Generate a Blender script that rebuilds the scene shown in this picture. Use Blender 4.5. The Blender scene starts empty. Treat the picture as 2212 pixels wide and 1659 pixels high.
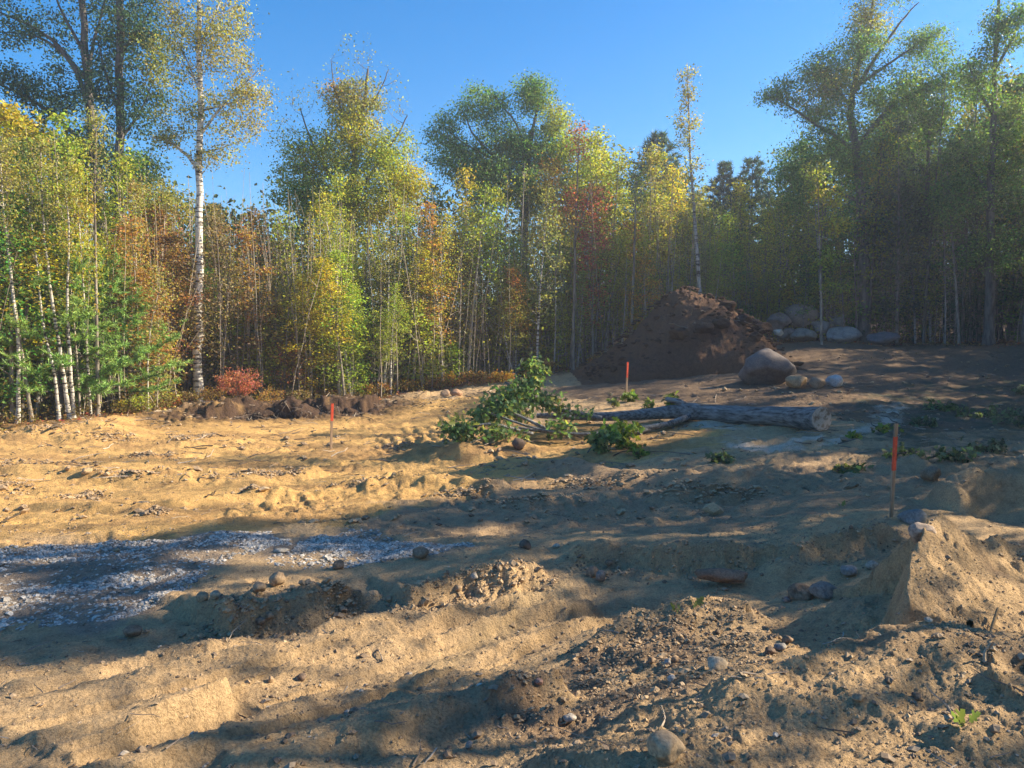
import bpy, bmesh, math, numpy as np
from mathutils import Vector
rng = np.random.default_rng(7)
scene = bpy.context.scene
COL = scene.collection
# ------------------------------------------------------------------ camera
F = 1671.0; CX, CY = 1106.0, 829.5; HOR = 745.0; CAMZ = 2.0
PITCH = math.atan((CY - HOR) / F)
cam = bpy.data.cameras.new('camera'); camo = bpy.data.objects.new('camera', cam); COL.objects.link(camo)
cam.sensor_width = 36.0; cam.lens = 36.0 * F / 2212.0
cam.clip_start = 0.05; cam.clip_end = 2000
camo.location = (0, 0, CAMZ); camo.rotation_euler = (math.pi/2 - PITCH, 0, 0)
scene.camera = camo
# ------------------------------------------------------------------ sky, sun, exposure
SUN_AZ, SUN_EL = math.radians(80), math.radians(31)       # azimuth clockwise from +Y (view)
w = bpy.data.worlds.new('World'); scene.world = w; w.use_nodes = True
nt = w.node_tree; bg = nt.nodes['Background']
sky = nt.nodes.new('ShaderNodeTexSky'); sky.sky_type = 'NISHITA'; sky.sun_disc = False
sky.sun_elevation = SUN_EL; sky.sun_rotation = SUN_AZ
sky.altitude = 300; sky.air_density = 1.0; sky.dust_density = 0.35; sky.ozone_density = 3.5
hs = nt.nodes.new('ShaderNodeHueSaturation'); hs.inputs['Saturation'].default_value = 1.42; nt.links.new(sky.outputs[0], hs.inputs['Color'])
nt.links.new(hs.outputs[0], bg.inputs[0]); bg.inputs[1].default_value = 0.088
sl = bpy.data.lights.new('sun', 'SUN'); sl.energy = 5.0; sl.angle = math.radians(0.6); sl.color = (1.0, 0.86, 0.64)
so = bpy.data.objects.new('sun', sl); COL.objects.link(so)
SUN = np.array([math.sin(SUN_AZ)*math.cos(SUN_EL), math.cos(SUN_AZ)*math.cos(SUN_EL), math.sin(SUN_EL)])
so.rotation_euler = Vector(-SUN).to_track_quat('-Z', 'Y').to_euler(); so.location = (20, 10, 40)
scene.view_settings.view_transform = 'Standard'; scene.view_settings.look = 'None'
scene.view_settings.exposure = 1.42; scene.view_settings.gamma = 1.0; scene.view_settings.use_curve_mapping = False
scene.render.engine = 'CYCLES'
scene.cycles.use_denoising = True
scene.cycles.max_bounces = 6; scene.cycles.diffuse_bounces = 3; scene.cycles.transmission_bounces = 4
scene.cycles.sample_clamp_indirect = 6

# ------------------------------------------------------------------ numeric helpers
def P(px, py, D):
    """world point seen at (px,py) at distance D along +Y"""
    u, v = (px - CX)/F, (CY - py)/F
    dy = math.cos(PITCH) + v*math.sin(PITCH); dz = v*math.cos(PITCH) - math.sin(PITCH)
    return np.array([u/dy*D, D, CAMZ + dz/dy*D])

_TB = np.random.default_rng(99).uniform(-1, 1, (256, 256)).astype(np.float32)
def _h(ix, iy, s):
    return _TB[(ix+s*37+(iy >> 8)*91) & 255, (iy+s*101+(ix >> 8)*57) & 255]
def vn(x, y, s=0):
    x = np.asarray(x, float); y = np.asarray(y, float)
    ix, iy = np.floor(x).astype(np.int32), np.floor(y).astype(np.int32); fx, fy = x-ix, y-iy
    fx = fx*fx*(3-2*fx); fy = fy*fy*(3-2*fy)
    a, b, c, d = _h(ix, iy, s), _h(ix+1, iy, s), _h(ix, iy+1, s), _h(ix+1, iy+1, s)
    return (a*(1-fx)+b*fx)*(1-fy) + (c*(1-fx)+d*fx)*fy
def fbm(x, y, s=0, o=4, g=0.5):
    r = 0; amp = 1; t = 0
    for k in range(o):
        r = r + amp*vn(x*2.03**k + 17.3*k, y*2.03**k - 9.1*k, s+k); t += amp; amp *= g
    return r/t
def n3(p, s=0):
    return (vn(p[:, 0]+p[:, 2]*.7, p[:, 1]-p[:, 2]*.6, s) + vn(p[:, 1]+31+p[:, 0]*.3, p[:, 2]*1.1, s+5) + vn(p[:, 2]-11, p[:, 0]*1.1+p[:, 1]*.2, s+9))/2.2
def sstep(a, b, x):
    t = np.clip((x-a)/(b-a), 0, 1); return t*t*(3-2*t)

# ------------------------------------------------------------------ terrain
CP = [(1106,1659,3.15),(500,1659,3.2),(0,1659,3.25),(-300,1659,3.2),(300,1500,4.3),(900,1400,5.35),(700,1330,6.0),(1150,1260,6.6),
      (100,1400,5.3),(300,1250,6.8),(0,1200,7.7),(700,1190,7.9),(1100,1150,8.6),(1500,1120,9.0),(1925,1115,8.3),(2150,1060,9.4),
      (200,1000,13.8),(-300,1000,13.8),(717,975,16.0),(1000,1000,14.2),(1300,960,15.2),(1600,985,12.8),(1800,935,14.2),(2150,900,17.0),
      (-200,925,19),(100,915,19.2),(300,900,20.5),(600,905,22),(850,865,25),(1000,835,28),(1250,800,30),(1355,850,22),(1450,806,26),
      (1665,838,21),(1800,842,20.5),(1750,740,33),(1950,752,31),(2200,745,30.5),(2150,800,25),(1950,790,26),
      (1450,1480,4.0),(1600,1480,3.75),(1500,1659,2.8),
      (1700,1400,4.75),(1930,1385,4.9),(2212,1390,4.9),(1500,1400,5.0),(1350,1470,4.5)]
pts = [P(*c) for c in CP]
for x, y, z in [(-30,19,.3),(-30,0,0),(-12,-10,.2),(0,-12,.3),(14,-10,.5),(30,-5,1.0),(28,14,1.2),(-45,40,.8),(-15,45,.9),(0,45,1.3),(15,45,2.1),(40,45,2.4),(0,0,.25),(2,.5,.40),(-2,.5,.2),
                (-80,80,5),(0,90,5.5),(80,80,6.0),(-80,-60,0),(80,-60,2),(0,150,9),(-150,0,0),(150,0,2),(0,-150,0),(-150,150,7),(150,150,9)]:
    pts.append(np.array([x, y, z], float))
CPW = np.array(pts)
def _U(r2): return 0.5*r2*np.log(r2 + 1e-9)
def tps_fit(Q, reg=0.15):
    n = len(Q); d2 = ((Q[:, None, :2]-Q[None, :, :2])**2).sum(-1)
    A = np.zeros((n+3, n+3)); A[:n, :n] = _U(d2) + np.eye(n)*reg
    A[:n, n] = 1; A[:n, n+1:] = Q[:, :2]; A[n, :n] = 1; A[n+1:, :n] = Q[:, :2].T
    return np.linalg.solve(A, np.concatenate([Q[:, 2], np.zeros(3)]))
TW = tps_fit(CPW)
def base_z(x, y):
    x = np.asarray(x, float); y = np.asarray(y, float)
    r = TW[-3] + TW[-2]*x + TW[-1]*y
    for q, wt in zip(CPW, TW): r = r + wt*_U((x-q[0])**2 + (y-q[1])**2)
    return np.clip(r, -1.0, 9.0)
def G(px, py, f=base_z):
    """ground point under an image direction (survey of the place from the photo)"""
    Ds = np.geomspace(1.2, 90, 900); q = np.array([P(px, py, D) for D in Ds])
    gz = f(q[:, 0], q[:, 1]); k = np.argmax(q[:, 2] < gz)
    if q[k, 2] >= gz[k]: k = len(Ds)-1
    return np.array([q[k, 0], q[k, 1], gz[k]])
def poly(*pp): return np.array([G(a, b)[:2] for a, b in pp])
def pline_dist(x, y, L):
    """unsigned distance, signed side (+ = left of direction), parameter along"""
    best = np.full(x.shape, 1e9); side = np.zeros(x.shape); tt = np.zeros(x.shape)
    n = len(L)-1
    for i in range(n):
        a, b = L[i], L[i+1]; d = b-a; l2 = d@d
        t = np.clip(((x-a[0])*d[0]+(y-a[1])*d[1])/l2, 0, 1)
        ex, ey = x-(a[0]+t*d[0]), y-(a[1]+t*d[1]); r = np.hypot(ex, ey)
        m = r < best
        best = np.where(m, r, best); side = np.where(m, np.sign(d[0]*ey-d[1]*ex), side); tt = np.where(m, (i+t)/n, tt)
    return best, side, tt
def inpoly(x, y, Q):
    c = np.zeros(x.shape, bool); j = len(Q)-1
    for i in range(len(Q)):
        a, b = Q[i], Q[j]
        m = ((a[1] > y) != (b[1] > y)) & (x < (b[0]-a[0])*(y-a[1])/(b[1]-a[1]+1e-12)+a[0]); c ^= m; j = i
    return c
def softpoly(x, y, Q, j=0.25, s=50):
    r = np.zeros(x.shape)
    for k in range(4):
        nx = fbm(x*1.3, y*1.3, s, 3)*j*2.2; ny = fbm(x*1.3, y*1.3, s+7, 3)*j*2.2
        r += inpoly(x+nx+[j,-j,0,0][k]*.4, y+ny+[0,0,j,-j][k]*.4, Q)
    return r/4

BANKS = [  # top edge polyline (left to right in view), height, noise seed ; steep side faces the camera
    (poly((455,1372),(520,1352),(600,1345),(690,1318),(800,1280)), .27, 1),
    (poly((850,1300),(930,1280),(1010,1265),(1090,1250),(1190,1240)), .20, 2),
    (poly((1200,1212),(1300,1210),(1420,1215),(1540,1215),(1680,1205),(1830,1178),(1960,1150)), .20, 3)]
RIDGES = [  # polyline, height, half width
    (poly((200,1700),(480,1600),(700,1530)), .05, .10),
    (poly((0,1500),(300,1440),(600,1380),(900,1310)), .04, .12),
    (poly((900,1400),(1100,1340),(1300,1285)), .055, .07),
    (poly((760,1380),(1000,1320),(1200,1265)), .05, .07),
    (poly((1000,1420),(1180,1370),(1340,1310)), .055, .07),
    (poly((-50,1020),(300,1040),(560,1035),(750,1010)), .05, .25),
    (poly((0,1100),(300,1105),(520,1075),(800,1060)), .04, .22),
    (poly((760,1055),(960,1050),(1100,1070)), .10, .25),
    (poly((850,985),(1010,992),(1090,985)), .12, .25),
    (poly((1150,1000),(1350,1030),(1500,1040),(1700,1040)), .07, .3),
    (poly((1100,1090),(1400,1070),(1700,1075)), .06, .25),
    (poly((1900,1020),(2050,1010),(2250,1000)), .10, .3),
    (poly((2030,1100),(2120,1080),(2300,1078)), .22, .25)]
def crest(pp, Ds, cap=.9):
    """crest line seen in the photo: positions and heights above the base ground"""
    q = np.array([P(a, b, D) for (a, b), D in zip(pp, Ds)]); return q[:, :2], np.clip(q[:, 2]-base_z(q[:, 0], q[:, 1]), .02, cap)
ASYM = [  # crest, (far width, near width), roughness, gullies
 (crest([(1180,1650),(1330,1600),(1470,1545),(1580,1490),(1690,1432),(1790,1398),(1900,1368),(2080,1362),(2300,1380),(2600,1395)], [2.75,3.0,3.2,3.35,3.5,3.6,3.7,3.7,3.55,3.4]), (.30, 1.15), .10, .45),
 (crest([(2040,1118),(2005,1125),(1965,1200),(1962,1270),(1975,1330)], [5.45,5.25,4.85,4.6,4.45]), (.62, .17), .02, .0),
 (crest([(1995,1130),(2110,1170),(2300,1195)], [5.25,5.4,5.6]), (.5, .5), .10, .2),
 (crest([(1130,1450),(1280,1372),(1394,1338),(1480,1304),(1600,1280),(1690,1300)], [4.6,4.95,5.15,5.35,5.5,5.4]), (.14, .45), .12, .35),
 (crest([(470,1640),(620,1612),(770,1572),(940,1508),(1106,1462),(1240,1425)], [3.15,3.25,3.4,3.7,3.95,4.2], .25), (.5, .13), .06, .2),
 (crest([(483,1462),(474,1474),(370,1520),(255,1578),(120,1640)], [4.0,3.95,3.72,3.45,3.2], .17), (.07, .55), .03, .15),
 (crest([(-60,1560),(150,1500),(360,1440),(640,1372),(900,1310)], [3.6,3.95,4.4,5.0,5.6], .2), (.3, .3), .06, .1)]
def offs(L, o):
    T = np.gradient(L, axis=0); T /= np.linalg.norm(T, axis=1)[:, None]; return L+np.stack([-T[:, 1], T[:, 0]], 1)*o
TR1 = poly((60,1659),(300,1590),(620,1500),(860,1420),(1050,1345),(1220,1275)); TR2 = poly((-60,1165),(250,1135),(520,1090),(760,1030),(930,965),(1040,900)); TR3 = poly((980,1130),(1250,1100),(1550,1090),(1850,1060))
TR4 = poly((-60,985),(250,985),(560,968),(800,925),(960,880))
TRACKS = [(offs(TR1, o), .10, .024, .055, .0035) for o in (-.62, -.2, .25)]+[(offs(TR2, o), .20, .03, .17, .007) for o in (-.75, .75)]+[(offs(TR3, o), .20, .03, .17, .012) for o in (-.7, .7)]+[(offs(TR4, o), .22, .03, .18, .007) for o in (-.8, .8)]
HOLLOWS = [(P(1470,1300,6.1)[:2], .55, .17), (G(1320,1290)[:2], .35, .10), (G(650,1400)[:2], .5, .05), (G(1680,1270)[:2], .4, .08)]
EDGE_BERM = poly((-100,935),(60,935),(180,925),(330,905),(430,898),(560,896),(660,892),(760,888),(830,872),(900,862),(1010,845))
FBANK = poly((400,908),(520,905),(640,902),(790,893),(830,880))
TREAD = [(poly((780,985),(870,930),(1010,880),(1060,905),(960,960)), .30, .02), (poly((430,1130),(560,1075),(700,1060),(640,1120)), .28, .015),
         (poly((1600,1010),(1800,1020),(1900,1050),(1650,1060)), .3, .025), (poly((900,1100),(1100,1060),(1400,1080),(1200,1130)), .3, .02)]
BUMPS = [(G(1075,972)[:2], .55, .42), (G(1010,985)[:2], .4, .15), (G(1300,985)[:2], .35, .10), (G(1480,1055)[:2], .45,.12),
         (G(540,1045)[:2], .35, .13), (G(180,1030)[:2], .22, .12), (G(1850,775)[:2], 2.4, .22), (G(1700,772)[:2], 1.8, .15), (G(1770,850)[:2], .9, .16),
         (G(2170,1065)[:2], .6, .12), (G(1690,1232)[:2], .22, .12), (G(200,938)[:2], .8, .28), (G(60,948)[:2], .5, .2)]

DUG = [(G(a, b)[:2], rx, ry) for a, b, rx, ry in [(500,1030,.55,.3),(575,1022,.35,.25),(185,1068,.25,.2),(330,1116,.16,.12),(20,1055,.35,.3),(290,1036,.35,.16),(90,945,.5,.4),(545,1070,.25,.15),(800,1050,.5,.25),(1000,1068,.4,.2),(620,1022,.3,.2),
        (30,1000,.4,.3),(150,1000,.35,.2),(1270,1048,.5,.35),(1480,1066,.4,.25),(700,1300,.3,.2),(1040,960,.4,.3),(860,965,.3,.2),(1150,1085,.5,.25),(420,945,.6,.35),(250,950,.6,.4),(330,985,.4,.2),(1560,1080,.6,.3)]]
def rough2(x, y):
    L, h = ASYM[0][0]; d, s, t = pline_dist(x, y, L); near_pile = ((s <= 0)*np.exp(-(d/1.6)**2)+(s > 0)*np.exp(-(d/.3)**2))
    c = G(1480, 1370)[:2]; d2 = np.hypot(x-c[0], y-c[1]); c3 = G(2150, 1270)[:2]
    return np.clip(near_pile*.8+np.exp(-(d2/.7)**2)+np.exp(-((x-c3[0])**2+(y-c3[1])**2)/.5), 0, 1)
def rough_amp(x, y):
    return 0.35 + 0.65*sstep(-.25, .35, fbm(x*.55, y*.55, 91, 3))
def height(x, y, fine=True):
    x = np.asarray(x, float); y = np.asarray(y, float); sh = x.shape; x = x.ravel(); y = y.ravel()
    z = base_z(x, y)
    near = np.hypot(x, y)
    wob = fbm(x*1.1, y*1.1, 11, 3)
    act = near < 36
    for L, h, sd in BANKS:
        wx = x + fbm(x*2.3, y*2.3, 20+sd, 3)*.13 + fbm(x*11, y*11, 22+sd, 3)*.035; wy = y + fbm(x*2.3, y*2.3, 30+sd, 3)*.13 + fbm(x*11, y*11, 32+sd, 3)*.035
        d, s, t = pline_dist(wx, wy, L); sd_ = d*np.sign(s+1e-9)
        end = sstep(0, .12, t)*sstep(1, .88, t)
        var = .80+.38*vn(t*4.5, t*0, sd+40)+.10*vn(t*17, t*0, sd+44); stp = .13+.14*(.5+.5*vn(t*7+3, t*0, sd+47))
        prof = np.where(sd_ > 0, np.exp(-np.clip(sd_,0,99)/.55), sstep(-1, 0, sd_/stp))
        flut = 1 + .0*t
        z = z + h*end*var*prof*flut
        z = z - .05*end*np.exp(-((sd_+.25)/.2)**2) + .09*end*np.exp(-((sd_+.05)/.28)**2)*(np.abs(fbm(x*7, y*7, 26+sd, 4, .68))-.12)
    for L, h, wd in RIDGES:
        d, s, t = pline_dist(x + wob*.12, y + wob*.12, L)
        z = z + 1.8*h*sstep(0, .1, t)*sstep(1, .9, t)*(np.exp(-(d/wd)**2) - .35*np.exp(-((d-1.8*wd)/wd)**2))*(.7+.6*vn(x*3, y*3, 77))
    zmx = np.zeros_like(z)
    for q, ((L, hv), (wf, wn_), rgh, gl) in enumerate(ASYM):
        wx = x + fbm(x*2.6, y*2.6, 63+q*3, 4, .6)*rgh*1.6; wy = y + fbm(x*2.6, y*2.6, 64+q*3, 4, .6)*rgh*1.6
        d, s, t = pline_dist(wx, wy, L); sd_ = d*np.sign(s+1e-9)
        hh = np.interp(t, np.linspace(0, 1, len(hv)), hv)*sstep(0, .05, t+.02)*(1 if q in (0, 2) else sstep(1, .72 if q == 3 else .93, t)*(sstep(0, .25, t) if q == 3 else 1))
        gul = .5+.5*vn(t*13+x*.8, y*.9, 71+q); up = np.clip(sd_, 0, 99); dn = np.clip(-sd_, 0, 99)
        if q == 1: pf, pn = np.exp(-(up/wf)**1.2), np.clip(1-dn/(wn_+.05*vn(t*9, t, 3)), 0, 1)
        elif wf < .15: pf, pn = np.clip(1-up/wf, 0, 1), np.exp(-(dn/wn_)**1.3)
        else: pf, pn = np.exp(-(up/wf)**1.5), np.exp(-(dn/wn_)**(1.9 if q == 0 else 1.5))
        cz = hh*np.where(sd_ > 0, pf, pn*(1-gl*gul*sstep(.05, .5, dn)))
        if q < 3: zmx = np.maximum(zmx, cz)
        else: z = z + cz
        if q == 2: z = z + zmx
    for c, r, dep in HOLLOWS:
        z = z - dep*np.exp(-(((x-c[0])**2+(y-c[1])**2)/r**2))
    for c, r, hh in BUMPS:
        rr = np.hypot(x-c[0], y-c[1])*(1+.18*fbm(x*2, y*2, 66, 2)); z = z + hh*np.exp(-(rr/r)**2)
    # banked soil along the wood edge
    wx = x + fbm(x*.9, y*.9, 81, 3)*.5; wy = y + fbm(x*.9, y*.9, 82, 3)*.5
    d, s, t = pline_dist(wx, wy, EDGE_BERM); sd_ = d*np.sign(s+1e-9)
    z = z + .22*sstep(0,.05,t)*sstep(1,.9,t)*(.6+.6*vn(x*.9, y*.9, 15))*np.where(sd_ > 0, np.exp(-(np.clip(sd_,0,99)/1.6)), sstep(-.5, 0, sd_))
    wx = x + fbm(x*2.2, y*2.2, 83, 3)*.35; wy = y + fbm(x*2.2, y*2.2, 84, 3)*.35
    d, s, t = pline_dist(wx, wy, FBANK); sd_ = d*np.sign(s+1e-9)
    z = z + .50*sstep(0,.2,t)*sstep(1,.9,t)*(.7+.5*vn(x*1.5, y*1.5, 16))*np.where(sd_ > 0, np.exp(-(np.clip(sd_,0,99)/1.8)), sstep(-.12, 0, sd_))
    z = z + .30*np.exp(-(d/1.0)**2)*(s*1.0 > -2)*np.abs(fbm(x*3.2, y*3.2, 88, 4, .65))
    for Q, per, am in TREAD:
        m = softpoly(x, y, Q, .3, 130)
        z = z + m*am*np.clip(np.sin((x*.93+y*.35+fbm(x*2,y*2,140,2)*.12)*2*math.pi/per)*2, -1, 1)
    if fine:
        ra = rough_amp(x, y)
        # streaks of wheel and blade marks running with the work
        sx = x*.82 + y*.57; sy = -x*.57 + y*.82
        z = z + .034*fbm(sx*.55, sy*4.2, 5, 4)*(near > 2) + .018*fbm(sx*.9, sy*9, 6, 3)
        sx = x*.98 - y*.2; sy = x*.2 + y*.98
        z = z + .05*fbm(sx*.5, sy*2.4, 8, 3)*sstep(6, 9, near) + .04*fbm(sx*1.1, sy*6, 18, 3)*sstep(7, 10, near)
        z = z + .05*fbm(x*.9, y*.9, 9, 4)
        cl = fbm(x*7, y*7, 12, 4, .6); z = z + ra*.040*cl
        z = z + ra*.045*np.clip(fbm(x*4.3, y*4.3, 13, 3)-.18, 0, 1)**1.0*2*sstep(3, 4, near+1)
        z = z + ra*.022*np.abs(fbm(x*19, y*19, 14, 3, .65)) + .006*fbm(x*31, y*31, 19, 2)*sstep(9, 6, near)
        z = z + .055*rough2(x, y)*(np.abs(fbm(x*5.5, y*5.5, 23, 5, .7))-.1) + .10*rough2(x, y)*fbm(x*1.9, y*1.9, 27, 2)
        for c, rx, ry in DUG:
            e = np.exp(-(((x-c[0])/rx)**2+((y-c[1])/ry)**2)); z = z + e*(.10*fbm(x*6, y*6, 24, 3, .6)+.02)
    ph = fbm(x*.8, y*.8, 150, 2)*.25
    for L, hw, dp, per, am in TRACKS:
        seg = np.linalg.norm(np.diff(L, axis=0), axis=1).sum(); d, s, t = pline_dist(x+fbm(x*.6, y*.6, 151, 2)*.1, y, L)
        e = sstep(0, .08, t)*sstep(1, .92, t)*sstep(-.55, -.1, fbm(x*.5, y*.5, 152, 2))
        ins = sstep(hw, hw*.82, d); lip = np.exp(-((d-hw*1.12)/(hw*.16))**2)
        z = z + e*(-dp*ins + dp*.7*lip*(.6+.4*vn(x*9, y*9, 153)) + ins*am*np.sin((t*seg+ph)*2*math.pi/per)*sstep(-.2, .3, vn(x*3, y*3, 155)))
    return z.reshape(sh)
def hz(x, y): return float(height(np.array([x]), np.array([y]))[0])

# ------------------------------------------------------------------ mesh helpers
def mk_mesh(name, V, faces, mat=None, smooth=False):
    """faces: list of (n,k) integer arrays"""
    me = bpy.data.meshes.new(name); V = np.asarray(V, np.float32)
    me.vertices.add(len(V)); me.vertices.foreach_set('co', V.ravel())
    if not isinstance(faces, list): faces = [faces]
    faces = [np.asarray(f) for f in faces if len(f)]
    idx = np.concatenate([f.ravel() for f in faces]) if faces else np.zeros(0, int)
    cnt = np.concatenate([np.full(len(f), f.shape[1]) for f in faces]) if faces else np.zeros(0, int)
    me.loops.add(len(idx)); me.loops.foreach_set('vertex_index', idx.astype(np.int32))
    me.polygons.add(len(cnt)); st = np.concatenate([[0], np.cumsum(cnt)[:-1]]) if len(cnt) else cnt
    me.polygons.foreach_set('loop_start', st.astype(np.int32))
    me.polygons.foreach_set('use_smooth', np.full(len(cnt), bool(smooth)))
    me.update(calc_edges=True); me.validate()
    if mat: me.materials.append(mat)
    return me
def ob(name, me, parent=None, loc=None, label=None, cat=None, group=None, kind=None, color=None):
    o = bpy.data.objects.new(name, me); COL.objects.link(o)
    if parent: o.parent = parent
    if loc is not None: o.location = loc
    if label: o['label'] = label
    if cat: o['category'] = cat
    if group: o['group'] = group
    if kind: o['kind'] = kind
    if color is not None: o.color = (*color, 1)
    return o
def empty(name, loc, label, cat, group=None, rz=0, s=1.0):
    o = ob(name, None, None, loc, label, cat, group); o.rotation_euler = (0, 0, rz); o.scale = (s, s, s); o.empty_display_size = .2
    return o
def tube(Pn, R, sides=6, cap=True):
    Pn = np.asarray(Pn, float); R = np.asarray(R, float); n = len(Pn)
    T = np.gradient(Pn, axis=0); T /= np.linalg.norm(T, axis=1)[:, None]+1e-9
    ref = np.array([.31, .17, .93]) if abs(T.mean(0)[2]) < .8 else np.array([.93, .31, .1])
    A = np.cross(T, ref); A /= np.linalg.norm(A, axis=1)[:, None]+1e-9; B = np.cross(T, A)
    a = np.linspace(0, 2*math.pi, sides, endpoint=False)
    V = Pn[:, None, :] + R[:, None, None]*(np.cos(a)[None, :, None]*A[:, None, :] + np.sin(a)[None, :, None]*B[:, None, :])
    V = V.reshape(-1, 3); i = np.arange(n-1)[:, None]*sides; j = np.arange(sides)[None, :]; j2 = (j+1) % sides
    Fq = np.stack([i+j, i+j2, i+sides+j2, i+sides+j], -1).reshape(-1, 4)
    return V, Fq
class Bag:
    def __init__(s): s.V = []; s.F = {}; s.n = 0; s.C = []
    def add(s, V, Fs, col=None):
        if not isinstance(Fs, list): Fs = [Fs]
        for f in Fs:
            f = np.asarray(f)
            if len(f): s.F.setdefault(f.shape[1], []).append(f+s.n)
        s.V.append(V); s.n += len(V)
    def mesh(s, name, mat, smooth=False):
        if not s.V: return mk_mesh(name, np.zeros((0, 3)), [], mat)
        return mk_mesh(name, np.concatenate(s.V), [np.concatenate(v) for v in s.F.values()], mat, smooth)
def unit(v): return v/(np.linalg.norm(v, axis=-1, keepdims=True)+1e-9)
def leaves(C, L, W, r, updir=.6, droop=.25):
    n = len(C); N = unit(r.normal(size=(n, 3)) + [0, 0, updir]); A = unit(np.cross(N, unit(r.normal(size=(n, 3)))) - [0, 0, droop])
    B = unit(np.cross(N, A)); s = r.uniform(.6, 1.25, (n, 1)); L = L*s; W = W*s
    fold = N*W*.18
    V = np.stack([C, C+A*L*.45+B*W*.5+fold, C+A*L, C+A*L*.45-B*W*.5+fold], 1).reshape(-1, 3)
    return V, (np.arange(n)[:, None]*4 + np.arange(4)[None, :])
OAK = np.array([(0,0),(.10,.12),(.26,.16),(.30,.30),(.14,.36),(.40,.52),(.36,.66),(.16,.62),(.20,.84),(0,1.0)])
OAK = np.concatenate([OAK, OAK[1:-1][::-1]*[-1, 1]])
def lobed(C, L, r, updir=.8, droop=.3, shape=OAK):
    n = len(C); N = unit(r.normal(size=(n, 3)) + [0, 0, updir]); A = unit(np.cross(N, unit(r.normal(size=(n, 3)))) - [0, 0, droop])
    B = unit(np.cross(N, A)); L = L*r.uniform(.7, 1.25, (n, 1, 1)); k = len(shape)
    V = C[:, None]+ (B[:, None]*shape[None, :, :1] + A[:, None]*shape[None, :, 1:] + N[:, None]*np.abs(shape[None, :, :1])*.35)*L
    idx = np.arange(k); f = (np.arange(n)[:, None]*k + idx[None, :])
    return V.reshape(-1, 3), f

# ------------------------------------------------------------------ materials
def new_mat(name):
    m = bpy.data.materials.new(name); m.use_nodes = True; t = m.node_tree
    b = t.nodes['Principled BSDF']; return m, t, b
def nd(t, typ, **kw):
    n = t.nodes.new(typ)
    for k, v in kw.items():
        if k.startswith('_'): n.inputs[k[1:].replace('_', ' ')].default_value = v
        else: setattr(n, k, v)
    return n
def ramp(t, src, stops):
    n = t.nodes.new('ShaderNodeValToRGB'); e = n.color_ramp.elements
    while len(e) < len(stops): e.new(.5)
    for el, (p, c) in zip(e, stops): el.position = p; el.color = (*c, 1) if len(c) == 3 else c
    t.links.new(src, n.inputs[0]); return n
def mul(t, a, b, fac=1.0, mode='MULTIPLY'):
    n = t.nodes.new('ShaderNodeMix'); n.data_type = 'RGBA'; n.blend_type = mode; n.inputs[0].default_value = fac
    t.links.new(a, n.inputs[6]); t.links.new(b, n.inputs[7]); return n.outputs[2]
def coords(t, kind='Object'):
    return t.nodes.new('ShaderNodeTexCoord').outputs[kind]
def soil_mat(name, attr=True, base=(.3,.22,.14), bump=1.0):
    m, t, b = new_mat(name); co = nd(t, 'ShaderNodeNewGeometry').outputs['Position']
    n1 = nd(t, 'ShaderNodeTexNoise', _Scale=9.0, _Detail=8.0, _Roughness=.65); t.links.new(co, n1.inputs[0])
    n2 = nd(t, 'ShaderNodeTexNoise', _Scale=70.0, _Detail=5.0, _Roughness=.7); t.links.new(co, n2.inputs[0])
    vo = nd(t, 'ShaderNodeTexVoronoi', _Scale=38.0); t.links.new(co, vo.inputs['Vector'])
    r1 = ramp(t, n1.outputs[0], [(.3, (.72, .70, .68)), (.5, (1, 1, 1)), (.72, (1.18, 1.15, 1.1))])
    r2 = ramp(t, n2.outputs[0], [(.32, (.62, .60, .58)), (.52, (1, 1, 1)), (.7, (1.25, 1.22, 1.2))])
    if attr:
        a = nd(t, 'ShaderNodeAttribute', attribute_name='soil').outputs['Color']
    else:
        a = nd(t, 'ShaderNodeRGB'); a.outputs[0].default_value = (*base, 1); a = a.outputs[0]
    c = mul(t, a, r1.outputs[0]); c = mul(t, c, r2.outputs[0]); t.links.new(c, b.inputs['Base Color'])
    b.inputs['Roughness'].default_value = .95; b.inputs['Specular IOR Level'].default_value = .15
    mp = nd(t, 'ShaderNodeMapping'); mp.inputs['Rotation'].default_value = (0, 0, -.55); mp.inputs['Scale'].default_value = (1.2, 11, 1); t.links.new(co, mp.inputs[0])
    n4 = nd(t, 'ShaderNodeTexNoise', _Scale=1.5, _Detail=6.0, _Roughness=.6); t.links.new(mp.outputs[0], n4.inputs[0])
    b0 = nd(t, 'ShaderNodeBump', _Strength=.5*bump, _Distance=.06); t.links.new(n4.outputs[0], b0.inputs['Height'])
    b1 = nd(t, 'ShaderNodeBump', _Strength=.8*bump, _Distance=.05); t.links.new(b0.outputs[0], b1.inputs['Normal']); t.links.new(n1.outputs[0], b1.inputs['Height'])
    b2 = nd(t, 'ShaderNodeBump', _Strength=.9*bump, _Distance=.022); t.links.new(n2.outputs[0], b2.inputs['Height']); t.links.new(b1.outputs[0], b2.inputs['Normal'])
    b3 = nd(t, 'ShaderNodeBump', _Strength=.35*bump, _Distance=.012); b3.invert = True; t.links.new(vo.outputs[0], b3.inputs['Height']); t.links.new(b2.outputs[0], b3.inputs['Normal'])
    t.links.new(b3.outputs[0], b.inputs['Normal'])
    return m
M_soil = soil_mat('soil')
M_dsoil = soil_mat('dark_soil', False, (.10, .062, .042), 1.4)
M_crumb = soil_mat('crumb_soil', False, (.34, .25, .16), 1.0)
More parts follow.
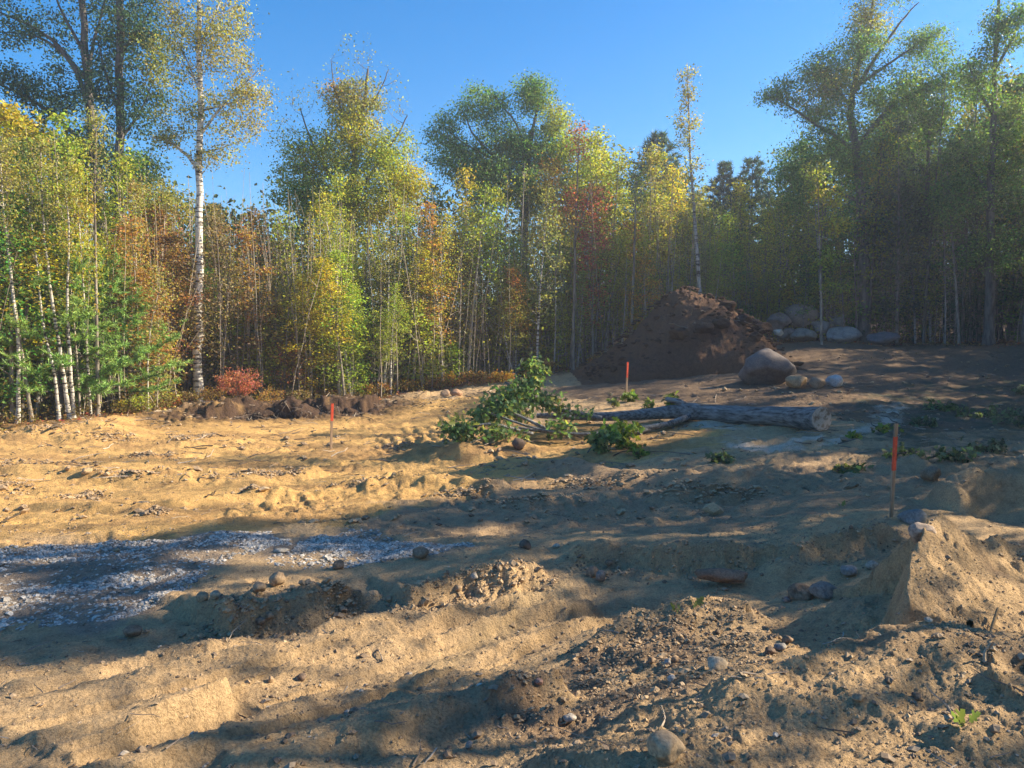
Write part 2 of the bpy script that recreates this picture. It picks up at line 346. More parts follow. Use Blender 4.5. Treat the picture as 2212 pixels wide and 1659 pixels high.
def leaf_mat(name, base=None, rand=.35, trans=.5, gloss=.35):
    m, t, b = new_mat(name)
    info = nd(t, 'ShaderNodeObjectInfo'); geo = nd(t, 'ShaderNodeNewGeometry')
    if base is None: c0 = info.outputs['Color']
    else:
        q = nd(t, 'ShaderNodeRGB'); q.outputs[0].default_value = (*base, 1); c0 = q.outputs[0]
    rnd = geo.outputs['Random Per Island']
    hsv = nd(t, 'ShaderNodeHueSaturation'); t.links.new(c0, hsv.inputs['Color'])
    def mr(lo, hi, src):
        n = nd(t, 'ShaderNodeMapRange'); n.inputs[3].default_value = lo; n.inputs[4].default_value = hi; t.links.new(src, n.inputs[0]); return n.outputs[0]
    wn = nd(t, 'ShaderNodeTexWhiteNoise', noise_dimensions='1D'); t.links.new(rnd, wn.inputs['W'])
    nz = nd(t, 'ShaderNodeTexNoise', _Scale=.8, _Detail=2.0); t.links.new(geo.outputs['Position'], nz.inputs[0])
    ad = nd(t, 'ShaderNodeMath', operation='ADD'); t.links.new(mr(-.045*rand/.35, .045*rand/.35, rnd), ad.inputs[0]); t.links.new(mr(.56, .47, nz.outputs[0]), ad.inputs[1])
    t.links.new(ad.outputs[0], hsv.inputs['Hue']); t.links.new(mr(.35, 1.75, wn.outputs[0]), hsv.inputs['Value']); hsv.inputs['Saturation'].default_value = 1.0
    col = hsv.outputs[0]
    t.links.new(col, b.inputs['Base Color']); b.inputs['Roughness'].default_value = .45; b.inputs['Specular IOR Level'].default_value = gloss
    tr = nd(t, 'ShaderNodeBsdfTranslucent'); mm = nd(t, 'ShaderNodeMixRGB', blend_type='MULTIPLY'); mm.inputs[0].default_value = 1; mm.inputs[2].default_value = (1.35, 1.35, .65, 1)
    t.links.new(col, mm.inputs[1]); t.links.new(mm.outputs[0], tr.inputs[0])
    ms = nd(t, 'ShaderNodeMixShader'); ms.inputs[0].default_value = trans
    t.links.new(b.outputs[0], ms.inputs[1]); t.links.new(tr.outputs[0], ms.inputs[2])
    t.links.new(ms.outputs[0], t.nodes['Material Output'].inputs[0])
    return m
M_leaf = leaf_mat('foliage')
M_needle = leaf_mat('needles', None, .2, .3, .2)
M_litter = leaf_mat('leaf_litter', (.30, .13, .05), .5, .15, .2)
def bark_mat(name, dark, light, scale=8, stretch=.25, bump=.6, obj=True, marks=None):
    m, t, b = new_mat(name); co = coords(t); mp = nd(t, 'ShaderNodeMapping'); mp.inputs['Scale'].default_value = (1, 1, stretch); t.links.new(co, mp.inputs[0])
    n = nd(t, 'ShaderNodeTexNoise', _Scale=float(scale), _Detail=6.0, _Roughness=.65); t.links.new(mp.outputs[0], n.inputs[0])
    r = ramp(t, n.outputs[0], [(.35, dark), (.62, light)]); c = r.outputs[0]
    if marks:
        mp2 = nd(t, 'ShaderNodeMapping'); mp2.inputs['Scale'].default_value = (1.2, 1.2, 9); t.links.new(co, mp2.inputs[0])
        n2 = nd(t, 'ShaderNodeTexNoise', _Scale=2.2, _Detail=4.0, _Roughness=.6); t.links.new(mp2.outputs[0], n2.inputs[0])
        r2 = ramp(t, n2.outputs[0], [(marks, (1, 1, 1)), (marks+.04, (.10, .09, .08))]); c = mul(t, c, r2.outputs[0])
    if obj: c = mul(t, c, nd(t, 'ShaderNodeObjectInfo').outputs['Color'])
    t.links.new(c, b.inputs['Base Color']); b.inputs['Roughness'].default_value = .85; b.inputs['Specular IOR Level'].default_value = .2
    bp = nd(t, 'ShaderNodeBump', _Strength=bump, _Distance=.02); t.links.new(n.outputs[0], bp.inputs['Height']); t.links.new(bp.outputs[0], b.inputs['Normal'])
    return m
M_bark = bark_mat('bark', (.16, .135, .11), (.42, .38, .33), 9, .3)
M_birch = bark_mat('birch_bark', (.42, .39, .35), (.80, .77, .71), 5, .6, .3, True, .53)
M_dbark = bark_mat('dark_bark', (.055, .048, .042), (.20, .175, .15), 10, .18, 1.0)
M_logbark = bark_mat('log_bark', (.05, .048, .045), (.27, .27, .26), 20, .8, 1.0, False)
_t = M_logbark.node_tree; _mp = [n for n in _t.nodes if n.type == 'MAPPING'][0]; _mp.inputs['Scale'].default_value = (.16, 1, 1)
_m0 = _t.nodes.new('ShaderNodeMapping'); _m0.inputs['Rotation'].default_value = (0, 0, -math.radians(124)); _t.links.new(_t.nodes['Texture Coordinate'].outputs['Object'], _m0.inputs[0]); _t.links.new(_m0.outputs[0], _mp.inputs[0])
def rock_mat():
    m, t, b = new_mat('rock'); co = coords(t); geo = nd(t, 'ShaderNodeNewGeometry')
    n = nd(t, 'ShaderNodeTexNoise', _Scale=3.5, _Detail=9.0, _Roughness=.68); t.links.new(co, n.inputs[0])
    n2 = nd(t, 'ShaderNodeTexNoise', _Scale=45.0, _Detail=4.0, _Roughness=.7); t.links.new(co, n2.inputs[0])
    r = ramp(t, n.outputs[0], [(.3, (.55, .52, .5)), (.5, (1, 1, 1)), (.68, (1.3, 1.22, 1.12))])
    r2 = ramp(t, n2.outputs[0], [(.34, (.6, .6, .6)), (.5, (1, 1, 1)), (.68, (1.35, 1.35, 1.35))])
    c = mul(t, nd(t, 'ShaderNodeObjectInfo').outputs['Color'], r.outputs[0]); c = mul(t, c, r2.outputs[0])
    t.links.new(c, b.inputs['Base Color']); b.inputs['Roughness'].default_value = .88; b.inputs['Specular IOR Level'].default_value = .25
    bp = nd(t, 'ShaderNodeBump', _Strength=.7, _Distance=.03); t.links.new(n.outputs[0], bp.inputs['Height'])
    bq = nd(t, 'ShaderNodeBump', _Strength=.5, _Distance=.006); t.links.new(n2.outputs[0], bq.inputs['Height']); t.links.new(bp.outputs[0], bq.inputs['Normal'])
    t.links.new(bq.outputs[0], b.inputs['Normal']); return m
M_rock = rock_mat()
def gravel_mat(name, stops):
    m, t, b = new_mat(name); geo = nd(t, 'ShaderNodeNewGeometry')
    r = ramp(t, geo.outputs['Random Per Island'], stops)
    n = nd(t, 'ShaderNodeTexNoise', _Scale=60.0, _Detail=4.0); t.links.new(geo.outputs['Position'], n.inputs[0])
    r2 = ramp(t, n.outputs[0], [(.3, (.7, .7, .7)), (.65, (1.15, 1.15, 1.15))])
    t.links.new(mul(t, r.outputs[0], r2.outputs[0]), b.inputs['Base Color']); b.inputs['Roughness'].default_value = .8; return m
M_gravel = gravel_mat('crushed_stone', [(0, (.17, .15, .13)), (.4, (.36, .325, .28)), (.8, (.48, .44, .385)), (1, (.62, .57, .50))])
M_pebble = gravel_mat('pebbles', [(0, (.13, .09, .06)), (.4, (.27, .19, .12)), (.9, (.36, .27, .18)), (1, (.50, .45, .38))])
M_clod = gravel_mat('soil_crumbs', [(0, (.14, .095, .06)), (.2, (.30, .21, .125)), (1, (.46, .32, .18))])
M_stick = gravel_mat('sticks', [(0, (.10, .075, .055)), (.6, (.26, .20, .15)), (1, (.45, .38, .30))])
def plain(name, c, rough=.7, nscale=30, var=.25):
    m, t, b = new_mat(name); n = nd(t, 'ShaderNodeTexNoise', _Scale=float(nscale), _Detail=4.0); t.links.new(coords(t), n.inputs[0])
    lo = tuple(x*(1-var) for x in c); hi = tuple(min(1, x*(1+var)) for x in c)
    r = ramp(t, n.outputs[0], [(.3, lo), (.7, hi)]); t.links.new(r.outputs[0], b.inputs['Base Color']); b.inputs['Roughness'].default_value = rough
    b.inputs['Specular IOR Level'].default_value = .25
    return m
def wood_grain(name, c, d):
    m, t, b = new_mat(name); mp = nd(t, 'ShaderNodeMapping'); mp.inputs['Scale'].default_value = (60, 60, 3); t.links.new(coords(t), mp.inputs[0])
    n = nd(t, 'ShaderNodeTexNoise', _Scale=1.0, _Detail=5.0); t.links.new(mp.outputs[0], n.inputs[0])
    r = ramp(t, n.outputs[0], [(.35, d), (.65, c)]); t.links.new(r.outputs[0], b.inputs['Base Color']); b.inputs['Roughness'].default_value = .8; return m
M_wood = wood_grain('stake_wood', (.42, .29, .18), (.22, .14, .085))
M_orange = plain('orange_paint', (.60, .08, .035), .6, 25, .3)

# ------------------------------------------------------------------ ground sheet
GRAVEL = [poly((-200,1215),(60,1190),(300,1170),(560,1150),(600,1165),(640,1178),(520,1215),(440,1245),(260,1330),(180,1352),(60,1356),(-200,1370)),
          poly((600,1200),(690,1165),(760,1145),(800,1165),(900,1175),(1000,1185),(1050,1192),(960,1215),(850,1225),(700,1222),(560,1232))]
TRACKGAP = [poly((-200,1240),(120,1225),(400,1195),(520,1180),(560,1200),(380,1232),(160,1262),(-50,1285)),
            poly((100,1300),(300,1262),(430,1225),(470,1228),(330,1275),(170,1330),(90,1352))]
SAWD = [poly((1540,945),(1640,955),(1790,950),(1840,925),(1920,870),(1960,885),(1880,930),(1800,965),(1680,978),(1600,972)),
        poly((1500,912),(1600,918),(1640,932),(1540,930))]
OCHRE = poly((-400,925),(420,900),(900,870),(1050,855),(1050,900),(1500,925),(1560,960),(1250,1010),(1150,1060),(900,1100),(700,1145),(300,1165),(-400,1235))
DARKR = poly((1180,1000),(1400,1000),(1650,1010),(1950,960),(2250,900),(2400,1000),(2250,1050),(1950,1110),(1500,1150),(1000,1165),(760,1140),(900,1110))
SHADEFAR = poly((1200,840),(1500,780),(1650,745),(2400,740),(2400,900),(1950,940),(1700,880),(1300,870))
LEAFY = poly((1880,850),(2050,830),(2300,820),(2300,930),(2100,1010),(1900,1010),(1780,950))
DARKPATCH = [poly((1330,1430),(1500,1370),(1620,1360),(1700,1420),(1560,1470),(1400,1530),(1180,1580),(1100,1540)),
             poly((2020,1170),(2300,1180),(2300,1350),(2120,1350),(2040,1260)), poly((1230,1420),(1330,1390),(1330,1470),(1240,1480)),
             poly((1900,1480),(2060,1440),(2300,1500),(2300,1560),(2050,1530))]
SMOOTHS = [poly((700,1560),(900,1440),(1080,1330),(1170,1260),(1250,1250),(1240,1290),(1050,1390),(830,1540)), poly((0,1480),(200,1430),(210,1440),(40,1510))]
def soilcol(x, y, z):
    n = fbm(x*.8, y*.8, 201, 4); n2 = fbm(x*3, y*3, 205, 4); n3_ = fbm(x*.35, y*1.8, 209, 3)
    C = np.array([.52, .36, .20])[None]*np.ones((len(x), 1))
    def mixc(w, c):
        nonlocal C
        w = np.clip(w, 0, 1)[:, None]; C = C*(1-w) + np.array(c)[None]*w
    mixc(.6*sstep(0, .5, n), (.42, .30, .18)); mixc(.5*sstep(.1, .5, n2), (.34, .25, .16))
    mixc(.95*softpoly(x, y, OCHRE, .5), (.62, .385, .145))
    oc = softpoly(x, y, OCHRE, .5); mixc(.75*oc*sstep(.0, .4, n3_), (.40, .24, .105)); sx = x*.82+y*.57; sy = -x*.57+y*.82; mixc(.7*oc*sstep(.12, .4, fbm(sx*.8, sy*5, 221, 4)), (.36, .22, .10))
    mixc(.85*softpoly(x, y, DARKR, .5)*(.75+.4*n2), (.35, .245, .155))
    mixc(.9*softpoly(x, y, SHADEFAR, .5), (.18, .125, .085))  # shade of the far right ground darkened into the soil colour
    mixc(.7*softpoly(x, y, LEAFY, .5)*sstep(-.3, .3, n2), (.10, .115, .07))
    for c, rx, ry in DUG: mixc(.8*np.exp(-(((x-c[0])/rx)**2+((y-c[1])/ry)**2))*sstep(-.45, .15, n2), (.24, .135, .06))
    for Q in GRAVEL: mixc(.6*softpoly(x, y, Q, .2), (.23, .20, .18))
    for Q in SAWD: mixc(.85*softpoly(x, y, Q, .18)*sstep(-.35, .15, n2), (.66, .56, .44))
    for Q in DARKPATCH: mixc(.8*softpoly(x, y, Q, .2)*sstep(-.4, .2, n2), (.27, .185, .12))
    for Q in SMOOTHS: mixc(.5*softpoly(x, y, Q, .1), (.44, .325, .185))
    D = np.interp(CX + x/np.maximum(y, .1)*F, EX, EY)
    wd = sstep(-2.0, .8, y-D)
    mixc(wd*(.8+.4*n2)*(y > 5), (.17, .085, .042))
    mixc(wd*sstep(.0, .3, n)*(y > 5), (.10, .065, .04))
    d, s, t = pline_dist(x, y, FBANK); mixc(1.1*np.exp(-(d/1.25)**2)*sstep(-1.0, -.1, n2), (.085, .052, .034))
    c, r, hh = BUMPS[0]; mixc(.4*np.exp(-(np.hypot(x-c[0], y-c[1])/.7)**2), (.25, .17, .12))
    return C
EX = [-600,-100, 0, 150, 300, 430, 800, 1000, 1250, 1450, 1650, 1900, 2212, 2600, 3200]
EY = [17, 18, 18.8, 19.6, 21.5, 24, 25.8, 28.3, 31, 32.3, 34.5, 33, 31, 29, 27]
ang = np.concatenate([np.linspace(-180, -50, 40)[:-1], np.linspace(-50, -37, 40)[:-1], np.linspace(-37, 37, 690)[:-1], np.linspace(37, 50, 40)[:-1], np.linspace(50, 180, 41)[:-1]])
ang = np.radians(ang)
rad = np.concatenate([np.geomspace(.25, 1.6, 24)[:-1], np.geomspace(1.6, 12, 430)[:-1], np.geomspace(12, 40, 230)[:-1], np.geomspace(40, 90, 30)[:-1], np.geomspace(90, 900, 14)])
A_, R_ = np.meshgrid(ang, rad); gx = (np.sin(A_)*R_).ravel(); gy = (np.cos(A_)*R_).ravel()
far = R_.ravel() > 160
gz = height(gx, gy); gz = np.where(far, np.where(gy > 60, 8.0, 1.5), gz)
V = np.stack([gx, gy, gz], 1); na, nr = len(ang), len(rad)
i = np.arange(nr-1)[:, None]*na; j = np.arange(na)[None, :]; j2 = (j+1) % na
Fg = np.stack([i+j, i+na+j, i+na+j2, i+j2], -1).reshape(-1, 4)[:, ::-1]
me = mk_mesh('ground', np.concatenate([V, [[0, 0, hz(0, 0)]]]), [Fg, np.stack([np.full(na, nr*na), np.arange(na), (np.arange(na)+1) % na], 1)[:, ::-1]], M_soil, True)
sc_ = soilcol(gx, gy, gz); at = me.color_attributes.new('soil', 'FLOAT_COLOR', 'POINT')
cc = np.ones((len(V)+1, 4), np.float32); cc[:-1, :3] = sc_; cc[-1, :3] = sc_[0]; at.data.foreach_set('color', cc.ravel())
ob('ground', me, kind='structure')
del A_, R_
GZ = gz.reshape(nr, na); full_height = height
def height(x, y, fine=True):
    """height of the built ground sheet (fast lookup)"""
    x = np.asarray(x, float); y = np.asarray(y, float); a = np.arctan2(x, y); q = np.hypot(x, y)
    ia = np.clip(np.searchsorted(ang, a)-1, 0, na-2); fa = np.clip((a-ang[ia])/(ang[ia+1]-ang[ia]), 0, 1)
    ir = np.clip(np.searchsorted(rad, q)-1, 0, nr-2); fr = np.clip((q-rad[ir])/(rad[ir+1]-rad[ir]), 0, 1)
    return (GZ[ir, ia]*(1-fa)+GZ[ir, ia+1]*fa)*(1-fr) + (GZ[ir+1, ia]*(1-fa)+GZ[ir+1, ia+1]*fa)*fr

# ------------------------------------------------------------------ rocks
def ico(sub):
    bm = bmesh.new(); bmesh.ops.create_icosphere(bm, subdivisions=sub, radius=1.0)
    V = np.array([v.co[:] for v in bm.verts]); Fc = np.array([[v.index for v in f.verts] for f in bm.faces]); bm.free(); return V, Fc
ICO = {k: ico(k) for k in (1, 2, 3, 4)}
def rock_V(seed, sub, dims, rough=.25, angular=.5):
    V, Fc = ICO[sub]; r = np.random.default_rng(seed); V = V.copy()
    for k in range(9):    # cut planes give broken faces
        nrm = unit(r.normal(size=3)); d = r.uniform(.62, .98); h = V@nrm; V = V - np.outer(np.clip(h-d, 0, 9)*angular*1.6, nrm)
    V = V*(1 + rough*n3(V*1.6+seed*3.1, seed)[:, None] + rough*.35*n3(V*4.5+seed, seed+3)[:, None])
    return V*np.array(dims), Fc
def place_rock(px, py, w, h, label, color, cat='stone', name='stone', D=None, depth=1.0, seed=None, prof=None, sub=3, rough=.22, angular=.5, group=None, sink=.3, rz=None, kindm=None):
    seed = seed if seed is not None else int(px*7+py)
    g = G(px, py + h*.75, height) if D is None else np.append(P(px, py, D)[:2], 0)
    k = g[1]/F; hw, hh = w*k, h*k
    V, Fc = rock_V(seed, sub, (hw, hw*depth, hh), rough, angular)
    if prof is not None: V[:, 2] *= np.interp(V[:, 0]/hw, *prof)
    me = mk_mesh(name, V, Fc, kindm or M_rock, True)
    if D is not None and D < 10: V[:, 2] = np.maximum(V[:, 2], -hh*.8); z_ = hz(g[0], g[1]+hw*.3)+hh*.35
    z = hz(g[0], g[1]+hw*depth*.5) if D is None else (z_ if D < 10 else P(px, py, D)[2])
    zc = z + hh*(1-sink*1.0) if D is None else z
    o = ob(name, me, None, (g[0], g[1]+hw*depth*.6, zc), label, cat, group, color=color)
    o.rotation_euler = (0, 0, 0 if rz is None else rz)
    return o
TAN, BRN, GRY, PALE, RUST, DK = (.33,.235,.145), (.23,.16,.105), (.23,.215,.20), (.40,.35,.28), (.30,.17,.10), (.14,.10,.075)
ST = [ # px, py, half w, half h, colour, label
 (595,1259,19,17,TAN,'round tan stone perched on the lip of the crumbling sand bank'),
 (730,1222,13,12,BRN,'small brown stone between the gravel strip and the sand bank'),
 (281,1372,19,15,BRN,'rounded brown stone half buried in the shaded sand at left'),
 (556,1272,17,13,TAN,'knobbly tan stone just left of the round stone on the bank lip'),
 (651,1467,10,9,DK,'small dark reddish stone on the sunlit crumbly sand'),
 (584,1474,7,8,TAN,'tiny pale tan upright pebble beside the small dark reddish stone'),
 (434,1301,14,11,TAN,'flat tan stone at the left end of the sand bank'),
 (462,1303,13,10,(.36,.29,.2),'dull tan stone against the left end of the sand bank, next to the flat one'),
 (560,1362,13,10,BRN,'brown stone in the shaded gap at the foot of the sand bank'),
 (581,1356,9,9,TAN,'small tan stone at the foot of the bank beside the brown one'),
 (605,1190,17,5,PALE,'long thin pale stone lying on dark soil between the gravel patches'),
 (906,1200,18,15,BRN,'smooth brown stone at the right end of the blue grey gravel'),
 (1134,1177,13,12,DK,'dark brown stone sitting alone behind the top of the sand bank'),
 (1280,1237,14,15,BRN,'upright brown stone, left one of the touching pair in the hollow'),
 (1299,1249,12,14,(.22,.18,.15),'upright dark brown stone, right one of the touching pair in the hollow'),
 (1315,1221,9,8,BRN,'small stone behind the touching pair in the hollow'),
 (1451,1468,9,9,(.5,.47,.43),'small white stone on the dark crumbly soil'),
 (1164,1488,10,8,(.36,.22,.17),'small reddish stone on the near rut ridge'),
 (840,1297,8,8,TAN,'small tan stone on the slope left of the smooth sand ramp'),
 (989,1280,10,8,TAN,'tan stone at the upper edge of the smooth sand ramp'),
 (1024,1266,9,8,PALE,'pale stone at the upper edge of the smooth sand ramp, just below the bank'),
 (968,1630,9,8,TAN,'small tan stone near the bottom edge in grey sand'),
 (1013,1612,9,9,(.3,.26,.22),'small greyish stone near the bottom edge in grey sand'),
 (1231,1559,15,10,(.33,.29,.25),'flat grey brown stone in front of the dark crumbly soil'),
 (1408,1430,8,8,BRN,'small brown stone in dark rubble, left of three'),
 (1443,1432,8,8,(.33,.3,.27),'small grey stone in dark rubble, middle of three'),
 (1458,1427,8,7,BRN,'small brown stone in dark rubble, right of three'),
 (1551,1437,25,16,(.46,.37,.26),'pale lumpy stone on the sunlit rubble in front of the hollow'),
 (1689,1399,14,10,GRY,'smooth grey stone in the rubble beside a dark one'),
 (1666,1408,14,10,DK,'dark brown stone in the rubble beside a smooth grey one'),
 (1703,1387,12,9,BRN,'brown stone behind the smooth grey stone in the rubble'),
 (1840,1241,20,12,GRY,'grey stone left of the steep sand face'),
 (1889,1222,15,10,(.33,.28,.22),'grey brown stone touching the top of the steep sand face'),
 (2008,1341,8,7,PALE,'tiny pale stone on top of the right sand pile'),
 (1703,1297,10,7,(.34,.22,.18),'small pinkish stone between the slab and the triangular clod'),
 (1983,1507,11,10,BRN,'rounded brown lump high on the right sand pile'),
 (1856,1518,13,9,TAN,'rounded tan lump on the front of the right sand pile'),
 (961,849,12,10,(.40,.27,.17),'left one of two brown stones near the wood edge, left of the cut oak branches'),
 (985,849,14,10,(.36,.22,.14),'right one of two brown stones near the wood edge, left of the cut oak branches'),
 (1119,964,15,13,DK,'dark round clod against the small dirt heap'),
 (184,1026,12,8,(.36,.26,.15),'small brown stone on the sunlit ochre field at left'),
 (250,1190,7,5,TAN,'small tan stone at the upper edge of the left gravel strip'),
 (1120,905,9,6,BRN,'brown stone under the cut oak branches'),
 (1202,1181,9,6,PALE,'pale flat stone on the brink of the bank'),
]
for px, py, w_, h_, c, lab in ST:
    place_rock(px, py, w_, h_, lab, c, seed=int(px*3+py), rough=.18)
place_rock(1443,1640,42,34,'big tan rock cut off by the bottom edge below the rubble',(.40,.29,.18),'rock','rock',angular=.8)
place_rock(1562,1256,62,17,'wide flat brown slab lying in the shaded hollow',(.25,.15,.095),'rock slab','rock_slab',depth=.6,angular=1.0,seed=5,sink=.1)
place_rock(1735,1284,26,18,'triangular brown clod with a sharp top in the rubble beside the sand ridge',BRN,'clod','soil_clod',angular=1.2)
place_rock(1787,1278,32,18,'big grey brown clod behind the triangular clod, left of the steep sand face',(.23,.19,.16),'clod','soil_clod')
place_rock(1980,1104,36,20,'broad grey stone just behind the foot of the near stake',(.2,.2,.19),'rock','rock',D=7.9,depth=.7)
place_rock(2020,1026,23,19,'pointed brown clod on the shaded ground right of the near stake',BRN,'clod','soil_clod',angular=1.1)
place_rock(1997,1150,30,22,'pale rounded rock capping the sand ridge at right',(.36,.28,.22),'rock','rock',D=5.12,depth=.6,angular=1.0)
place_rock(1665,800,63,43,'huge dark grey boulder with a sloping right side standing in the clearing',(.165,.14,.13),'boulder','boulder',seed=31,sub=4,rough=.10,angular=.7,depth=.8,sink=.2,prof=([-1,-.7,-.2,.1,.6,1],[.95,1.05,1.12,1.05,.8,.6]))
place_rock(1727,829,28,16,'tan broken boulder at the right foot of the huge dark boulder',(.42,.29,.17),'boulder','boulder',seed=12,angular=1.0)
place_rock(1769,832,17,13,'brown rounded boulder between the tan one and the pale grey one',(.27,.20,.14),'boulder','boulder')
place_rock(1806,827,18,15,'pale grey round boulder at the right end of the row of three',(.42,.43,.44),'boulder','boulder')
PB = [(1736,684,34,24,34.0,(.27,.23,.2),'largest brown boulder on top of the boulder pile'),(1686,697,24,18,33.6,(.26,.2,.18),'reddish grey boulder left of the largest one on the pile'),
      (1683,719,10,8,32.6,(.75,.68,.58),'small bright white stone at the left end of the boulder pile'),(1743,723,27,12,33.0,(.26,.25,.22),'squared grey block low in the middle of the boulder pile'),
      (1779,708,23,15,33.6,(.23,.22,.21),'pointed dark grey boulder right of centre on the pile'),(1806,700,22,15,34.2,(.33,.34,.33),'pale grey boulder at the upper right of the pile'),
      (1826,725,35,17,32.6,(.34,.32,.30),'wide pale streaked boulder at the right end of the pile'),(1915,733,32,14,31.5,(.17,.16,.17),'low dark boulder standing apart, right of the pile'),
      (1706,722,18,12,33.4,(.20,.17,.15),'dark boulder in the gap under the largest one')]
for px, py, w_, h_, D, c, lab in PB:
    c = tuple(1.05*q for q in c) if c[0] < .7 else c; w_ *= 1.12; h_ *= 1.2
    place_rock(px, py, w_, h_, lab, c, 'boulder', 'boulder', D=D, seed=int(px), angular=.8, group='boulders heaped at the edge of the wood')

# ------------------------------------------------------------------ dirt mound
mc = P(1455, 800, 27.5); mk = 27.5/F
nu, nv = 240, 150
U_, V_ = np.meshgrid(np.linspace(-1.25, 1.25, nu), np.linspace(-1.2, 1.2, nv)); U_ = U_.ravel(); V_ = V_.ravel()
def mound_z(u, v):
    # profile traced from the photo: long straight left slope, blunt top, shorter lumpy right slope
    top = np.interp(u, [-1.25, -1.05, -.82, -.5, -.2, 0, .12, .3, .5, .72, .9, 1.02, 1.25], [-.1, 0, .17, .46, .82, 1.0, 1.02, .94, .80, .58, .32, .08, -.1])
    dep = np.clip(1 - (np.abs(v)/1.0)**1.35, -.3, 1)
    z = top*np.sqrt(np.clip(dep, 0, 1)) + np.minimum(dep, 0)*.3
    return z
mz = mound_z(U_, V_); Xw = U_*3.35; Yw = V_*2.9; Hm = 2.75
zz = mz*Hm + (mz > .03)*(.26*fbm(Xw*.7, Yw*.7+mz*2, 301, 4)+0.25*np.abs(fbm(Xw*1.3+5, Yw*1.1+mz*4, 305, 5, .6)) - .12 + .10*fbm(Xw*3.5+mz*3, Yw*.8, 307, 3)*np.clip(-U_, 0, 1) + .15*(np.abs(fbm(Xw*3.6, Yw*3.6+mz*9, 309, 5, .66))-.15))
gxm = mc[0]+Xw; gym = mc[1]+Yw; zz = height(gxm, gym, False) + np.where(mz > .0, zz, -.4+zz)
i = np.arange(nv-1)[:, None]*nu; j = np.arange(nu-1)[None, :]
Fm = np.stack([i+j, i+j+1, i+nu+j+1, i+nu+j], -1).reshape(-1, 4)
MP = ob('dirt_mound', mk_mesh('dirt_mound', np.stack([gxm, gym, zz], 1), Fm, soil_mat('mound_soil', False, (.205, .122, .078), 2.0), True), None, None,
   'tall heap of dark brown soil with a peaked top in front of the wood', 'dirt mound')
def onmound(u, v):
    x = mc[0]+u*3.6; y = mc[1]+v*2.9; z0 = float(mound_z(np.array([u]), np.array([v]))[0])*Hm
    return np.array([x, y, hz(x, y)+z0+.08])
b = Bag(); r = np.random.default_rng(5)
for k in range(330):
    u, v = r.uniform(-.9, 1.0), r.uniform(-.95, .3); s = r.uniform(.03, .13)**1.0; p = onmound(u, v)
    Vr, Fr = rock_V(k % 40, 1, (s*r.uniform(.7,1.6), s, s*r.uniform(.35,.8)), .5, 1.0); b.add(Vr+p-[0,0,.03], Fr)
ob('mound_clods', b.mesh('mound_clods', M_dsoil), MP, None, kind='stuff')
for k, (u, v) in enumerate([(.55,-.55),(.3,-.75),(.78,-.4),(.15,-.8),(.62,-.75),(-.1,-.8),(.45,-.3)]):
    p = onmound(u, v); s = r.uniform(.16, .30); Vr, Fr = rock_V(400+k, 3, (s*1.3, s, s*.8), .3, .9)
    ob('clod', mk_mesh('clod', Vr+p, Fr, M_dsoil, True), MP)
for k in range(9):
    u, v = r.uniform(-.3, .9), r.uniform(-.8, -.2); p = onmound(u, v)+[0,0,.06]; d = unit(r.normal(size=3)*[1, .6, .35]); L = r.uniform(.3, .8)
    q = p+np.outer(np.linspace(-.5, .5, 5), d*L)+r.normal(size=(5, 3))*.02; Vt, Ft = tube(q, np.linspace(.02, .008, 5), 5)
    ob('root', mk_mesh('root', Vt, Ft, M_stick, True), MP)

# ------------------------------------------------------------------ root clumps in the soil bank
for k, (px, py, w_, h_, D, lab) in enumerate([(628,888,24,22,22.0,'tallest dark root ball sticking up from the soil bank'),(664,893,26,18,22.0,'wide rounded dark sod clump in the soil bank, right of the tallest root ball'),
        (752,892,20,12,22.6,'dark sod clump under a lit rim at the right end of the soil bank'),(560,898,28,11,21.8,'low ragged dark sod clump at the middle of the soil bank'),(440,905,24,10,21.6,'dark sod clump at the left end of the soil bank'),
        (495,900,20,9,21.8,'small black earthy clump between the left end and the middle of the soil bank'),(715,890,18,12,22.3,'earthy clump beside the orange topped left stake'),(800,880,14,9,23.4,'brown clump where the soil bank runs out')]):
    w_ *= 1.3; h_ *= 1.25; c = P(px, py, D); kk = D/F; Vr, Fr = rock_V(500+k, 4, (w_*kk, w_*kk*.9, h_*kk), .35, .4); Vr = Vr*(1+.10*n3(Vr*9, k)[:, None])
    e = empty('sod_clump', c, lab, 'sod clump', 'torn sod clumps in the soil bank')
    ob('sod', mk_mesh('sod', Vr, Fr, M_dsoil, True), e)
    bb = Bag(); rr = np.random.default_rng(k)
    for q in range(26):
        a = rr.uniform(0, 6.28); p0 = np.array([math.cos(a)*w_*kk*.8, -abs(math.sin(a))*w_*kk*.8, rr.uniform(-.3, .9)*h_*kk])
        d = unit(p0*[1, 1, .4]+rr.normal(size=3)*.25); L = rr.uniform(.06, .28); t_ = np.linspace(0, 1, 5)[:, None]
        bb.add(*tube(p0+d*L*t_+np.array([0, 0, -.12])*t_**2+rr.normal(size=(5, 3))*.01, np.linspace(.008, .003, 5), 3))
    ob('roots', bb.mesh('roots', M_stick), e, kind='stuff')

